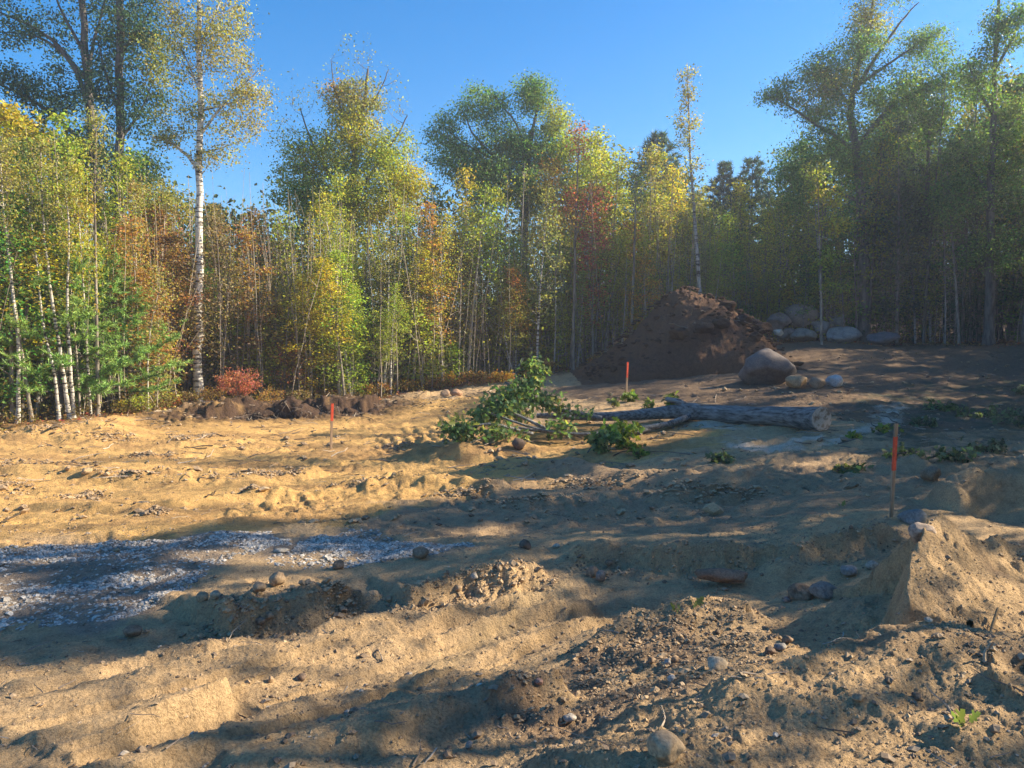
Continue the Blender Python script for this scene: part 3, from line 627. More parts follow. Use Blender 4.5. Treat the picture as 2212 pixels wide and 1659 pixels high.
# ------------------------------------------------------------------ gravel, pebbles, crumbs, litter (nobody could count these)
def scatter_bits(name, pts, size, mat, label, sub=0, seed=1, flat=.65, lift=.25):
    r = np.random.default_rng(seed); n = len(pts)
    Vb = np.array([(1,0,0),(0,1,0),(-1,0,0),(0,-1,0),(0,0,1),(0,0,-1),(.6,.6,.55),(-.6,.6,.5),(-.55,-.6,.55),(.6,-.55,.5)], float) if sub else np.array([(1,0,0),(0,1,0),(-1,0,0),(0,-1,0),(0,0,1),(0,0,-1)], float)
    Fb = np.array([(0,6,4),(6,1,4),(1,7,4),(7,2,4),(2,8,4),(8,3,4),(3,9,4),(9,0,4),(0,1,6),(1,2,7),(2,3,8),(3,0,9),(1,0,5),(2,1,5),(3,2,5),(0,3,5)]) if sub else np.array([(0,1,4),(1,2,4),(2,3,4),(3,0,4),(1,0,5),(2,1,5),(3,2,5),(0,3,5)])
    k = len(Vb); s = size if hasattr(size, '__len__') else np.full(n, size)
    V = Vb[None]*(1+r.uniform(-.22, .22, (n, k, 3))); V *= (s[:, None]*r.uniform(.7, 1.3, (n, 3)))[:, None, :]; V[..., 2] *= flat
    a = r.uniform(0, 6.28, n); ca, sa = np.cos(a)[:, None], np.sin(a)[:, None]; x, y = V[..., 0]*ca-V[..., 1]*sa, V[..., 0]*sa+V[..., 1]*ca
    tl = r.uniform(-.5, .5, (n, 1)); zt = V[..., 2]+x*tl
    W = np.stack([x+pts[:, :1], y+pts[:, 1:2], zt+(pts[:, 2]+s*lift)[:, None]], -1).reshape(-1, 3)
    Fa = (np.arange(n)[:, None, None]*k+Fb[None]).reshape(-1, 3)
    return ob(name, mk_mesh(name, W, Fa, mat, False), label=label, kind='stuff')
def rpts(Q, n, r):
    lo, hi = Q.min(0), Q.max(0); p = r.uniform(lo, hi, (n*3, 2)); m = inpoly(p[:, 0]+fbm(p[:, 0]*2, p[:, 1]*2, 400, 3)*.35, p[:, 1]+fbm(p[:, 0]*2, p[:, 1]*2, 410, 3)*.3, Q); return p[m][:n]
r = np.random.default_rng(21)
gp = np.concatenate([rpts(Q, n, r) for Q, n in zip(GRAVEL, (27000, 10000))])
keep = np.ones(len(gp), bool)
soft = np.maximum(softpoly(gp[:, 0], gp[:, 1], GRAVEL[0], .6), softpoly(gp[:, 0], gp[:, 1], GRAVEL[1], .5)); keep &= soft > r.uniform(-.3, .75, len(gp))
for Q in TRACKGAP: keep &= ~(softpoly(gp[:, 0], gp[:, 1], Q, .15) > .4) | (r.uniform(size=len(gp)) < .14)
keep &= (fbm(gp[:, 0]*1.2, gp[:, 1]*1.2, 420, 3) > -.08) | (r.uniform(size=len(gp)) < .22)
gp = gp[keep]; gp = np.column_stack([gp, height(gp[:, 0], gp[:, 1])])
scatter_bits('gravel', gp, r.gamma(5, .0026, len(gp))+.003, M_gravel, 'blue grey crushed stone spread in strips over the sand', 1, 3, lift=-.1)
def fan(n, d0, d1, r):
    D = d0*(d1/d0)**r.uniform(0, 1, n); u = r.uniform(-.72, .72, n); return np.column_stack([u*D, D])
pp_ = fan(50000, 2.0, 13, r); m = (fbm(pp_[:, 0]*.7, pp_[:, 1]*.7, 430, 4) + .5*fbm(pp_[:, 0]*3, pp_[:, 1]*3, 431, 3) > r.uniform(-.25, .55, len(pp_)))
for Q in SMOOTHS: m &= ~inpoly(pp_[:, 0], pp_[:, 1], Q) | (r.uniform(size=len(pp_)) < .06)
pp_ = pp_[m]; pp_ = np.column_stack([pp_, height(pp_[:, 0], pp_[:, 1])])
scatter_bits('soil_crumbs', pp_, r.gamma(1.5, .0030, len(pp_))*(.35+pp_[:, 1]*.10)+.002, M_clod, 'loose crumbs of soil over the dug sand', 0, 5, flat=.85, lift=.1)
pq = fan(2300, 2.2, 16, r); pq = np.column_stack([pq, height(pq[:, 0], pq[:, 1])])
scatter_bits('pebbles', pq, r.gamma(2.0, .0035, len(pq))+.004, M_pebble, 'scattered pebbles over the dug sand', 1, 6)
bk = []
for L, h, sd in BANKS:
    t_ = r.uniform(.02, .98, 900)*(len(L)-1); i0 = t_.astype(int); q = L[i0]+(L[i0+1]-L[i0])*(t_-i0)[:, None]; bk.append(q+np.column_stack([r.normal(size=900)*.1, -np.abs(r.normal(size=900))*.22+.03]))
bk = np.concatenate(bk); bk = np.column_stack([bk, height(bk[:, 0], bk[:, 1])])
scatter_bits('slumped_crumbs', bk, r.gamma(1.5, .0048, len(bk))+.003, M_clod, 'crumbled sand lumps slumped at the foot of the banks', 1, 28, flat=.9, lift=.1)
dk = np.concatenate([rpts(Q, n, r) for Q, n in zip(DARKPATCH, (1500, 700, 200, 200))]+[rpts(poly((1250,1420),(1450,1340),(1640,1300),(1700,1400),(1560,1440),(1300,1500)), 900, r)])
dg = np.concatenate([np.array(c)+r.normal(size=(260, 2))*[rx*.6, ry*.6] for c, rx, ry in DUG])
dg = np.column_stack([dg, height(dg[:, 0], dg[:, 1])])
scatter_bits('torn_soil', dg, r.gamma(1.8, .007, len(dg))+.005, M_clod, 'torn up dark lumps and roots in patches of the field', 1, 18)
dk = np.column_stack([dk, height(dk[:, 0], dk[:, 1])])
scatter_bits('rubble', dk, r.gamma(2.0, .0030, len(dk))+.003, M_clod, 'dark crumbly rubble on the near slope', 1, 8)
# clods over the cleared field
cf = fan(5200, 9, 30, r); m = fbm(cf[:, 0]*.5, cf[:, 1]*.9, 440, 3) > r.uniform(-.1, .5, len(cf)); cf = cf[m]; cf = np.column_stack([cf, height(cf[:, 0], cf[:, 1])])
scatter_bits('field_clods', cf, r.gamma(2.0, .012, len(cf))+.012, M_clod, 'small clods across the cleared field', 1, 9)
# sticks and roots
def sticks(name, n, d0, d1, mat, label, seed, L0=.08, L1=.5, rad_=.006, Q=None):
    r = np.random.default_rng(seed); p = fan(n, d0, d1, r) if Q is None else rpts(Q, n, r); b = Bag()
    z = height(p[:, 0], p[:, 1])
    for (x, y), zz in zip(p, z):
        L = r.uniform(L0, L1)*r.uniform(.3, 1); a = r.uniform(0, 6.28); d = np.array([math.cos(a), math.sin(a), r.uniform(-.05, .25)])
        t_ = np.linspace(0, 1, 4)[:, None]; b.add(*tube(np.array([x, y, zz+.01])+d*L*t_+r.normal(size=(4, 3))*L*.05*[1, 1, .4], np.linspace(rad_, rad_*.4, 4)*r.uniform(.6, 1.5), 3))
    ob(name, b.mesh(name, mat), label=label, kind='stuff')
sticks('twigs', 340, 2.5, 14, M_stick, 'small twigs and roots on the sand', 3, .05, .30, .004)
sticks('field_twigs', 900, 12, 30, M_stick, 'twigs and torn roots over the cleared field', 4, .2, .8, .010)
BERMZ = poly((60,935),(400,880),(800,850),(1000,820),(1060,850),(850,895),(430,915),(100,950))
sticks('bank_roots', 700, 0, 0, M_stick, 'tangle of roots and sticks along the soil bank', 6, .15, .6, .010, BERMZ)
# named sticks
def stick_thing(p0, p1, rad_, lab, col=(.3,.24,.18), bend=.08, up=0.02):
    a, b_ = G(*p0, height), G(*p1, height); t_ = np.linspace(0, 1, 8)[:, None]; q = a*(1-t_)+b_*t_
    q[:, 2] = height(q[:, 0], q[:, 1])+rad_+np.linspace(0, up, 8); q += np.array([0, 1, .3])*np.sin(t_*4)*bend
    o = ob('stick', mk_mesh('stick', *(lambda v: (v[0], v[1]))(tube(q-a, np.linspace(rad_, rad_*.5, 8), 6)), M_bark, True), None, a, lab, 'stick', color=col)
stick_thing((0,1133),(56,1118),.012,'dark curved stick on the ochre field at the left edge',(.25,.2,.15),.15,.1)
stick_thing((445,1078),(470,1062),.012,'short dark stick on the ochre field above the gravel',(.25,.2,.15))
stick_thing((2095,1355),(2150,1335),.018,'bleached stick lying on top of the right sand pile',(.9,.68,.42),.03,.05)
stick_thing((1430,1070),(1500,1066),.014,'pale straight stick on the shaded ground before the log',(.9,.75,.55),.03)
stick_thing((1360,952),(1330,930),.018,'short pale stick beside the yellow green oak spray',(.8,.7,.5),.03)
stick_thing((1325,990),(1430,975),.012,'long thin dark stick on the lit strip before the log',(.3,.25,.2),.1)
stick_thing((2128,1438),(2140,1420),.008,'small white root poking out of the right sand pile',(1.4,1.2,.95),.02,.06)
stick_thing((125,925),(110,940),.04,'dark broken branch lying on the low dirt hump at left',(.25,.2,.15),.02,.1)

# ------------------------------------------------------------------ survey stakes
def stake(px, ptop, pbot, topdx, D, w_, lab, bands):
    base = P(px, pbot, D); top = P(px+topdx, ptop, D); base[2] = hz(base[0], base[1])
    H = top[2]-base[2]; lean = (top[0]-base[0])
    e = empty('survey_stake', base, lab, 'stake', 'survey stakes set in the clearing', rz=.5)
    d = np.array([lean*math.cos(-.5), lean*math.sin(-.5), H]); prev = -.12
    for t0, t1, mat, nm in bands:
        bm = bmesh.new(); hw = w_/2*(1.06 if nm == 'painted_band' else 1)
        vs = []
        for t_ in (t0, t1):
            c = d*t_
            for sx, sy in ((-1,-1),(1,-1),(1,1),(-1,1)): vs.append(bm.verts.new((c[0]+sx*hw, c[1]+sy*hw*.42, c[2])))
        for q in ((3,2,1,0),(4,5,6,7),(0,1,5,4),(1,2,6,5),(2,3,7,6),(3,0,4,7)): bm.faces.new([vs[k] for k in q])
        bmesh.ops.bevel(bm, geom=bm.edges[:], offset=.0015, segments=1, affect='EDGES')
        me = bpy.data.meshes.new(nm); bm.to_mesh(me); bm.free(); me.materials.append(mat)
        ob(nm, me, e)
stake(1925, 915, 1115, 11, 8.3, .048, 'nearest wooden survey stake at right, bare tip and orange band below it', [(-.1, .50, M_wood, 'shaft'), (.50, .86, M_orange, 'painted_band'), (.86, 1.0, M_wood, 'bare_tip')])
stake(715, 872, 975, 3, 16.0, .05, 'wooden survey stake with orange top on the sunlit sand at left', [(-.1, .62, M_wood, 'shaft'), (.62, 1.0, M_orange, 'painted_band')])
stake(1353, 782, 850, 3, 22.0, .055, 'orange topped survey stake in front of the dirt mound', [(-.1, .5, M_wood, 'shaft'), (.5, 1.0, M_orange, 'painted_band')])
stake(589, 745, 800, 0, 27.5, .05, 'far survey stake with orange tip among the trees behind the red bush', [(-.1, .5, M_wood, 'shaft'), (.5, 1.0, M_orange, 'painted_band')])

# ------------------------------------------------------------------ trees
def bez(a, b_, r, up=.25, n=6, wob=.05):
    d = b_-a; L = np.linalg.norm(d); m = a + d*.5 + np.array([0, 0, -up*L*.5]) + d*[.12, .12, 0]
    t_ = np.linspace(0, 1, n)[:, None]; q = a*(1-t_)**2 + m*2*t_*(1-t_) + b_*t_**2
    q[1:-1] += r.normal(size=(n-2, 3))*L*wob; return q
def grow(bag, nodes, radii, centers, r, sag=.25, rise=.35, maxr=.6, rk=.012, sides=4, wob=.04, n=6):
    """connect every cluster centre to the nearest lower branch node; returns branch paths"""
    N = [np.asarray(nodes)]; R = [np.asarray(radii)]; paths = []
    C = np.asarray(centers); d0 = np.array([np.min(np.linalg.norm(N[0]-c, axis=1)) for c in C]); order = np.argsort(d0)
    allN = N[0]; allR = R[0]
    for k in order:
        c = C[k]; dv = c-allN; dist = np.linalg.norm(dv, axis=1); hor = np.hypot(dv[:, 0], dv[:, 1])
        cost = dist + np.clip(rise*hor - dv[:, 2], 0, 9)*1.6 + np.where(allR < .004, .5, 0)
        m = int(np.argmin(cost)); L = dist[m]+1e-6
        q = bez(allN[m].copy(), c, r, sag, n, wob); r0 = min(allR[m]*maxr, .006+rk*L); rr = np.linspace(r0, max(.0025, r0*.25), n)
        bag.add(*tube(q, rr, sides)); allN = np.concatenate([allN, q[1:]]); allR = np.concatenate([allR, rr[1:]]); paths.append(q)
    return paths
def leafpts(paths, per, r, sp, flat=.6):
    out = []
    for q in paths:
        n = r.poisson(per)
        t_ = r.uniform(.45, 1.05, n)*(len(q)-1); i0 = np.clip(t_.astype(int), 0, len(q)-2); f = (t_-i0)[:, None]
        out.append(q[i0]*(1-f)+q[i0+1]*f + r.normal(size=(n, 3))*[sp, sp, sp*flat])
    return np.concatenate(out) if out else np.zeros((0, 3))
def trunkpath(H, r, wob=.02, n=14, lean=0):
    z = np.linspace(0, H, n); a = r.uniform(0, 6.28); ph = r.uniform(0, 6.28, 2)
    x = np.sin(z/H*3+ph[0])*wob*H - math.sin(ph[0])*wob*H + math.cos(a)*lean*z; y = np.sin(z/H*2.3+ph[1])*wob*H - math.sin(ph[1])*wob*H + math.sin(a)*lean*z
    return np.stack([x, y, z], 1)
def pole_variant(seed, H=8.0, c0=.35, rad_=.75, ncl=70, per=26, leafL=.085, r0=.045, sp=.16, wob=.012, lean=.02, bare=10, taperpow=.8, shape='ovate'):
    r = np.random.default_rng(seed); b = Bag(); q = trunkpath(H, r, wob, 16, lean); t_ = np.linspace(0, 1, 16)
    R = r0*(1-t_)**taperpow+.004; b.add(*tube(q, R, 7))
    zc = H*(c0+(1-c0)*r.uniform(0, 1, ncl)**.85); f = (zc/H-c0)/(1-c0)
    if shape == 'ovate': env = rad_*np.sin(np.clip(f, 0, 1)*math.pi*.9+.25)**.8*(1-.35*f)
    else: env = rad_*(1-f*.85)
    env = np.nan_to_num(env)
    a = r.uniform(0, 6.28, ncl); rr = env*np.sqrt(r.uniform(.1, 1, ncl)); ax = np.stack([np.interp(zc, q[:, 2], q[:, 0]), np.interp(zc, q[:, 2], q[:, 1])], 1)
    C = np.stack([ax[:, 0]+np.cos(a)*rr, ax[:, 1]+np.sin(a)*rr, zc], 1)
    paths = grow(b, q, R, C, r, sides=3, rise=.9, n=5)
    # bare side twigs on the lower stem
    zb = H*r.uniform(.08, c0+.1, bare); a = r.uniform(0, 6.28, bare); L = r.uniform(.25, .8, bare)
    for z_, a_, l_ in zip(zb, a, L):
        p0 = np.array([np.interp(z_, q[:, 2], q[:, 0]), np.interp(z_, q[:, 2], q[:, 1]), z_]); p1 = p0+[math.cos(a_)*l_, math.sin(a_)*l_, l_*.55]
        b.add(*tube(bez(p0, p1, r, -.1, 5, .05), np.linspace(.009, .003, 5), 3))
    LP = leafpts(paths, per, r, sp); lb = Bag(); lb.add(*leaves(LP, leafL, leafL*.62, r))
    return b, lb, H
POLE = []
for k in range(9):     # slim trees, light crowns
    POLE.append(pole_variant(100+k, 8.0, rng.uniform(.25, .42), rng.uniform(.6, 1.15), 80, 27, .10, rng.uniform(.038, .058), .17, rng.uniform(.008, .028), .05, 18))
FULL = []
for k in range(5):     # fuller bushy young trees
    FULL.append(pole_variant(200+k, 8.0, .12, 1.5, 120, 38, .11, .06, .20, .008, .01, 6))
BARE = []
for k in range(3):     # almost bare
    BARE.append(pole_variant(300+k, 7.0, .35, .6, 60, 4, .07, .03, .12, .012, .03, 12))
BUSH = []
for k in range(4):
    BUSH.append(pole_variant(400+k, 2.4, .10, .75, 60, 22, .10, .018, .14, .02, .06, 4))
VAR = {}
for nm, L, bm_ in (('pole', POLE, M_bark), ('full', FULL, M_bark), ('bare', BARE, M_bark), ('bush', BUSH, M_bark)):
    VAR[nm] = [(b.mesh('trunk', bm_, True), l.mesh('crown', M_leaf), H) for b, l, H in L]
VAR['birchpole'] = []
for tm, cm, H in VAR['pole'][:5]:
    t2 = tm.copy(); t2.materials[0] = M_birch; VAR['birchpole'].append((t2, cm, H))
def pine_mesh(seed, H, W, n_wh=14, ntuft=5200, tl=.13, tw=.010, c0=.12, r0=.1):
    r = np.random.default_rng(seed); b = Bag(); q = trunkpath(H, r, .004, 12, 0); R = r0*(1-np.linspace(0, 1, 12))+.01; b.add(*tube(q, R, 8)); T = []
    for k in range(n_wh):
        f = (k+.5)/n_wh; z = H*(c0+(1-c0)*f*.98); L0 = W*(1-f)**.75*(.8+.3*r.uniform())
        for a in np.linspace(0, 6.28, 6)[:-1]+r.uniform(0, 6.28):
            a += r.normal()*.2; L = L0*r.uniform(.65, 1.15)+.12; p0 = np.array([0, 0, z]); p1 = np.array([math.cos(a)*L, math.sin(a)*L, z+L*r.uniform(.05, .35)])
            path = bez(p0, p1, r, .35, 7, .02); b.add(*tube(path, np.linspace(.02*(1-f)+.006, .003, 7), 4))
            m = max(3, int(L*9)); 
            for t_ in r.uniform(.25, 1, m):
                i0 = min(int(t_*6), 5); p = path[i0]+(path[i0+1]-path[i0])*(t_*6-i0); sd = unit(r.normal(size=3)*[1, 1, .35]+unit(p1-p0)*.8)*r.uniform(.1, .4)*min(1, L)
                T.append(np.stack([p, p+sd*.5+[0, 0, .02], p+sd+[0, 0, .05]]))
    T = np.array(T); n = len(T); per = max(6, ntuft//n); t_ = r.uniform(.1, 1.05, (n, per, 1))*2; i0 = np.clip(t_.astype(int), 0, 1); 
    Pp = np.where(i0 == 0, T[:, None, 0]*(1-t_)+T[:, None, 1]*t_, T[:, None, 1]*(2-t_)+T[:, None, 2]*(t_-1)).reshape(-1, 3)
    sd = np.repeat(unit(T[:, 2]-T[:, 0]), per, 0); A = unit(r.normal(size=(len(Pp), 3))*.75+sd*.9+[0, 0, .15]); B = unit(np.cross(A, r.normal(size=A.shape)))
    L = tl*r.uniform(.6, 1.2, (len(Pp), 1)); V = np.stack([Pp-B*tw, Pp+B*tw, Pp+A*L], 1).reshape(-1, 3)
    lb = Bag(); lb.add(V, np.arange(len(Pp)*3).reshape(-1, 3)); return b.mesh('trunk', M_dbark, True), lb.mesh('crown', M_needle), H
VAR['pine'] = [pine_mesh(1, 5.0, 2.0, 15, 36000, .13, .011), pine_mesh(2, 8.0, 2.3, 27, 26000, .26, .02, .25), pine_mesh(3, 8.0, 1.9, 25, 26000, .24, .02, .25), pine_mesh(5, 8.0, 2.6, 24, 24000, .26, .02, .3)]

SKX = [-100,0,100,160,300,420,440,500,600,640,750,900,1000,1100,1200,1250,1320,1400,1450,1500,1560,1650,1680,1750,1830,1900,2000,2100,2212,2400]
SKY = [150,190,230,300,330,390,410,430,410,370,400,390,370,370,340,300,300,300,330,370,410,390,320,250,210,190,150,120,90,60]
def sky_h(px, D, x, y):
    return (HOR-np.interp(px, SKX, SKY))/F*D + CAMZ - hz(x, y)
PAL = dict(ygreen=(.36,.37,.06), green=(.16,.24,.06), dgreen=(.06,.115,.06), yellow=(.44,.36,.05), orange=(.48,.25,.065), red=(.48,.13,.09), rust=(.36,.185,.075), olive=(.33,.29,.085), brown=(.26,.19,.09), pale=(.38,.32,.10), crimson=(.42,.11,.10))
ZONES = [ # px0, px1, {colour: weight}, landmark phrase
 (-100,130,dict(ygreen=4,olive=3,yellow=2,green=2),'at the left edge'),(130,300,dict(ygreen=3,olive=3,green=3,yellow=1),'by the bright green pine'),
 (300,420,dict(rust=4,orange=1,olive=4,ygreen=1),'left of the tall white birch'),(420,520,dict(brown=3,rust=2,olive=3,green=1),'right of the tall white birch'),
 (520,640,dict(rust=2,olive=4,ygreen=2,brown=2),'behind the red bush'),(640,800,dict(ygreen=6,green=1,yellow=2,olive=1),'below the golden maple'),
 (800,940,dict(ygreen=4,yellow=3,orange=1,green=2,olive=1),'right of the golden maple'),(940,1090,dict(olive=4,ygreen=3,yellow=2,orange=2),'left of the cut oak branches'),
 (1090,1200,dict(olive=3,ygreen=3,orange=2,green=2),'behind the cut oak branches'),(1200,1340,dict(red=1,orange=1,ygreen=3,yellow=2,olive=2),'by the red maple'),
 (1340,1470,dict(olive=3,yellow=3,ygreen=3,orange=2),'behind the mound\'s left slope'),(1470,1640,dict(yellow=3,ygreen=3,olive=3,green=1),'behind the mound top'),
 (1640,1800,dict(green=4,ygreen=4,yellow=2),'behind the boulder pile'),(1800,1960,dict(green=4,olive=2,ygreen=3,dgreen=2),'right of the boulder pile'),
 (1960,2110,dict(dgreen=3,green=4,olive=2,ygreen=1),'behind the far right clearing'),(2110,2400,dict(dgreen=4,green=3,olive=2),'at the right edge')]
CN = dict(ygreen='yellow-green', green='green', dgreen='dark green', yellow='golden yellow', orange='orange', red='red', rust='rusty orange', olive='olive', brown='brown', pale='pale yellow', crimson='crimson')
FOREST = []   # records for labels
def put_tree(kind, name, px, D, H, cname, rz, barkc=(1,1,1), vi=None, row=0, base=None, group=None, label=None, cat='tree', wide=1.0, jit=.12):
    x = (px-CX)/F*D; y = D; z = hz(x, y)-.03; tm, cm, H0 = VAR[kind][vi if vi is not None else int(rng.integers(len(VAR[kind])))]
    s = H/H0; e = empty(name, (x, y, z), label or 'x', cat, group, rz, 1.0); e.scale = (s*wide, s*wide, s)
    c = np.array(PAL[cname])*rng.uniform(1-jit, 1+jit, 3); 
    ob('trunk', tm, e, color=barkc); ob('crown', cm, e, color=c); 
    FOREST.append(dict(e=e, px=px, D=D, H=H, c=cname, kind=kind, name=name, row=row, lab=label)); return e
def zone(px):
    for z_ in ZONES:
        if z_[0] <= px < z_[1]: return z_
    return ZONES[-1]
def pick(wd):
    k = list(wd); p = np.array([wd[q] for q in k], float); return k[int(rng.choice(len(k), p=p/p.sum()))]
# front row and inner rows of slender trees
placed = []
def place_rows(n, dlo, dhi, row, kinds, hlo, hhi, pxlo=-60, pxhi=2290, mind=.28):
    cnt = 0; tries = 0
    while cnt < n and tries < n*30:
        tries += 1; px = pxlo + (cnt+rng.uniform(-.8, .8))*(pxhi-pxlo)/n; D = float(np.interp(px, EX, EY)) + rng.uniform(dlo, dhi); x = (px-CX)/F*D
        if any((x-a)**2+(D-b_)**2 < mind*mind for a, b_ in placed): continue
        if (abs(px-428) < 30 and D < 25.5) or (abs(px-428) < 48 and D < 24): D = 25.6+rng.uniform(0, 1); x = (px-CX)/F*D
        if abs(px-1455) < 240 and D < 30.6: D = 30.8+rng.uniform(0, 1.5)
        placed.append((x, D)); zn = zone(px); cname = pick(zn[2]); kd = kinds[int(rng.integers(len(kinds)))]
        if 430 < px < 610 and rng.uniform() < .5: kd = 'bare'
        H = sky_h(px, D, x, D)*rng.uniform(hlo, hhi)
        bc = np.array([1.0, .97, .92])*rng.uniform(.55, 1.55) if kd != 'birchpole' else np.array([.85,.83,.8])*rng.uniform(.7, 1.0)
        if px > 1650: bc = bc*.75
        put_tree(kd, 'young_tree', px, D, H, cname, rng.uniform(0, 6.28), bc, None, row, wide=rng.uniform(.95, 1.4)*(1.3 if H < 6 else 1)); cnt += 1
place_rows(115, -.4, 1.2, 0, ['pole', 'pole', 'birchpole', 'pole', 'bare', 'birchpole', 'bare', 'full'], .35, .95)
place_rows(85, 1.2, 3.5, 1, ['pole', 'pole', 'pole', 'full', 'bare'], .55, 1.0)
place_rows(55, 3.5, 8, 2, ['full', 'pole', 'pole'], .7, 1.03, mind=.5)
# bushes beneath
for k in range(84):
    px = -40+k*28+rng.uniform(-14, 14); D = float(np.interp(px, EX, EY))+rng.uniform(.3, 3.0); zn = zone(px)
    if abs(px-1455) < 200: D += 2
    if abs(px-428) < 45: D += 2.2
    put_tree('bush', 'understory_bush', px, D, rng.uniform(1.2, 3.6), 'ygreen' if 620 < px < 1700 and rng.uniform() < .75 else pick(zn[2]), rng.uniform(0, 6.28), (.8,.75,.7), None, 5, cat='bush', wide=1.35)

# ---- trees that stand out, grown limb by limb
def hero(name, label, base, limbs, blobs, bark, leafc, per=22, leafL=.11, sp=.2, yspread=1.0, seed=1, barkc=(1,1,1), rise=.3, sides=5, rk=.012, jit=.0, sag=.25, cat='tree', rfac=1.0):
    r = np.random.default_rng(seed); px0, py0, D = base; o0 = P(px0, py0, D); gzb = hz(o0[0], o0[1]); o0[2] = gzb-.05
    b = Bag(); nodes = []; rads = []
    for L in limbs:
        pts_, ra, rb = L; q = np.array([P(a[0], a[1], D+(a[2] if len(a) > 2 else 0)) for a in pts_])
        if pts_[0][:2] == (px0, py0): q[0] = o0
        t0 = np.linspace(0, 1, len(q)); tt = np.linspace(0, 1, max(6, len(q)*4)); qq = np.stack([np.interp(tt, t0, q[:, k]) for k in range(3)], 1)
        ker = np.array([.25, .5, .25])
        for _ in range(3): qq[1:-1] = .25*qq[:-2]+.5*qq[1:-1]+.25*qq[2:]
        qq[1:-1] += r.normal(size=(len(qq)-2, 3))*ra*.12
        R = np.linspace(ra, rb, len(qq)); 
        if pts_[0][:2] == (px0, py0): R[0] *= 1.35; R[1] *= 1.08
        b.add(*tube(qq-o0, R, 12 if ra > .08 else 7)); nodes.append(qq-o0); rads.append(R)
    e = empty(name, o0, label, cat); nodes = np.concatenate(nodes); rads = np.concatenate(rads)
    mats = {}
    for (bx, by, bw, bh, n, *rest) in blobs:
        col = rest[0] if rest else leafc; pm = rest[1] if len(rest) > 1 else 1.0
        u = unit(r.normal(size=(n, 3)))*r.uniform(0, 1, (n, 1))**(1/2.4); k = D/F; c = P(bx, by, D)-o0
        C = c + u*[bw*k, bw*k*yspread, bh*k]
        g = b
        paths = grow(b, nodes, rads, C, r, sag=sag, rise=rise, sides=3, rk=rk, n=5)
        LPp = leafpts(paths, per*pm, r, sp); mats.setdefault(col, []).append(LPp)
    ob('trunk', b.mesh('trunk', bark, True), e, color=barkc)
    for col, LL in mats.items():
        LP = np.concatenate(LL); lb = Bag(); lb.add(*leaves(LP, leafL, leafL*.6, r)); ob('crown' if len(mats) == 1 else 'foliage', lb.mesh('crown', M_leaf), e, color=PAL[col])
    return e
hero('birch_tree','tall white-barked birch with a thick straight trunk and thin yellow crown', (428,850,24.0),
  [([(428,850),(427,700),(430,560),(432,350),(434,200),(430,60),(426,-120),(424,-320)], .145, .035), ([(432,380),(418,350),(390,322),(358,300),(325,296)], .07, .02),
   ([(434,290),(470,240),(520,190),(560,150)], .045, .012), ([(434,240),(490,225),(560,205)], .035, .01), ([(432,200),(400,120),(370,60)], .035, .01), ([(432,100),(470,20),(500,-60)], .035, .01),([(434,330),(480,320),(530,300)],.03,.008)],
  [(500,210,80,110,70),(480,60,60,90,80),(390,90,60,100,70),(390,250,50,60,40,'olive'),(540,200,40,70,24),(470,330,50,40,22),(430,-120,110,130,60),(360,300,30,20,14)], M_birch, 'pale', 44, .08, .19, .8, 3, (.95,.93,.9), .5)
hero('oak_tree','dark trunked oak with fanning limbs, left one of two at the upper left', (222,840,28.0),
  [([(222,840),(222,600),(215,430),(200,260),(185,120),(170,-60)], .24, .10), ([(210,330),(160,290),(110,240),(40,200),(-30,170)], .10, .03), ([(200,260),(170,160),(120,90),(60,50),(-20,20)], .10, .03),
   ([(190,170),(130,110),(90,80),(20,70)], .07, .02), ([(218,470),(190,400),(150,345),(110,320)], .08, .02), ([(190,150),(210,60),(240,-40)], .07, .02), ([(180,110),(130,20),(100,-60)], .06, .02)],
  [(60,60,90,60,34),(120,200,90,55,46),(190,330,75,60,60),(60,300,60,60,30),(140,-30,130,60,40),(240,90,70,80,34),(150,430,60,40,30),(10,170,50,40,16)], M_dbark, 'dgreen', 84, .11, .25, 1.0, 5, (.9,.9,.95), .25, rk=.014)
hero('oak_tree','straight dark trunked oak, right one of two at the upper left', (256,845,27.0),
  [([(256,845),(254,700),(256,540),(258,380),(260,200),(258,0),(262,-160)], .20, .10), ([(260,300),(300,250),(330,180)], .06, .015), ([(258,240),(230,170),(205,60)], .06, .015), ([(258,120),(300,60),(335,10)], .06, .015), ([(256,420),(300,390),(325,360)], .05, .015)],
  [(300,230,60,70,34),(300,60,60,80,40),(290,370,60,55,44),(225,160,40,80,24),(270,-60,100,60,40),(340,130,40,70,20,'olive')], M_dbark, 'dgreen', 76, .105, .24, 1.0, 6, (.9,.9,.95), .25, rk=.014)
hero('maple_tree','golden and green maple with a bare twiggy top rising above the wood', (757,800,31.0),
  [([(757,800),(757,560),(758,440),(765,330),(785,220),(795,150)], .20, .04), ([(758,450),(710,380),(670,300),(650,240)], .09, .02), ([(760,430),(820,350),(860,290),(880,250)], .08, .02), ([(765,340),(740,250),(720,180),(715,130)], .06, .012), ([(780,260),(820,200),(840,150)], .05, .012)],
  [(765,225,70,55,90,'olive'),(690,330,75,60,110,'ygreen'),(830,330,75,60,120,'ygreen'),(765,400,125,60,190,'ygreen'),(760,290,60,60,70,'yellow'),(880,390,50,50,70,'yellow'),(635,400,55,50,60,'ygreen'),(820,450,90,40,70,'yellow'),(690,450,60,35,36,'ygreen'),(660,350,30,40,14,'orange'),(740,200,45,30,24,'orange',.5),(770,130,70,60,60,'olive',.06),(850,210,40,70,34,'olive',.05),(650,200,35,60,26,'olive',.1),(610,290,30,60,22,'olive',.2)], M_dbark, 'ygreen', 52, .10, .21, .9, 8, (1.2,1.15,1.1), .7, rk=.009)
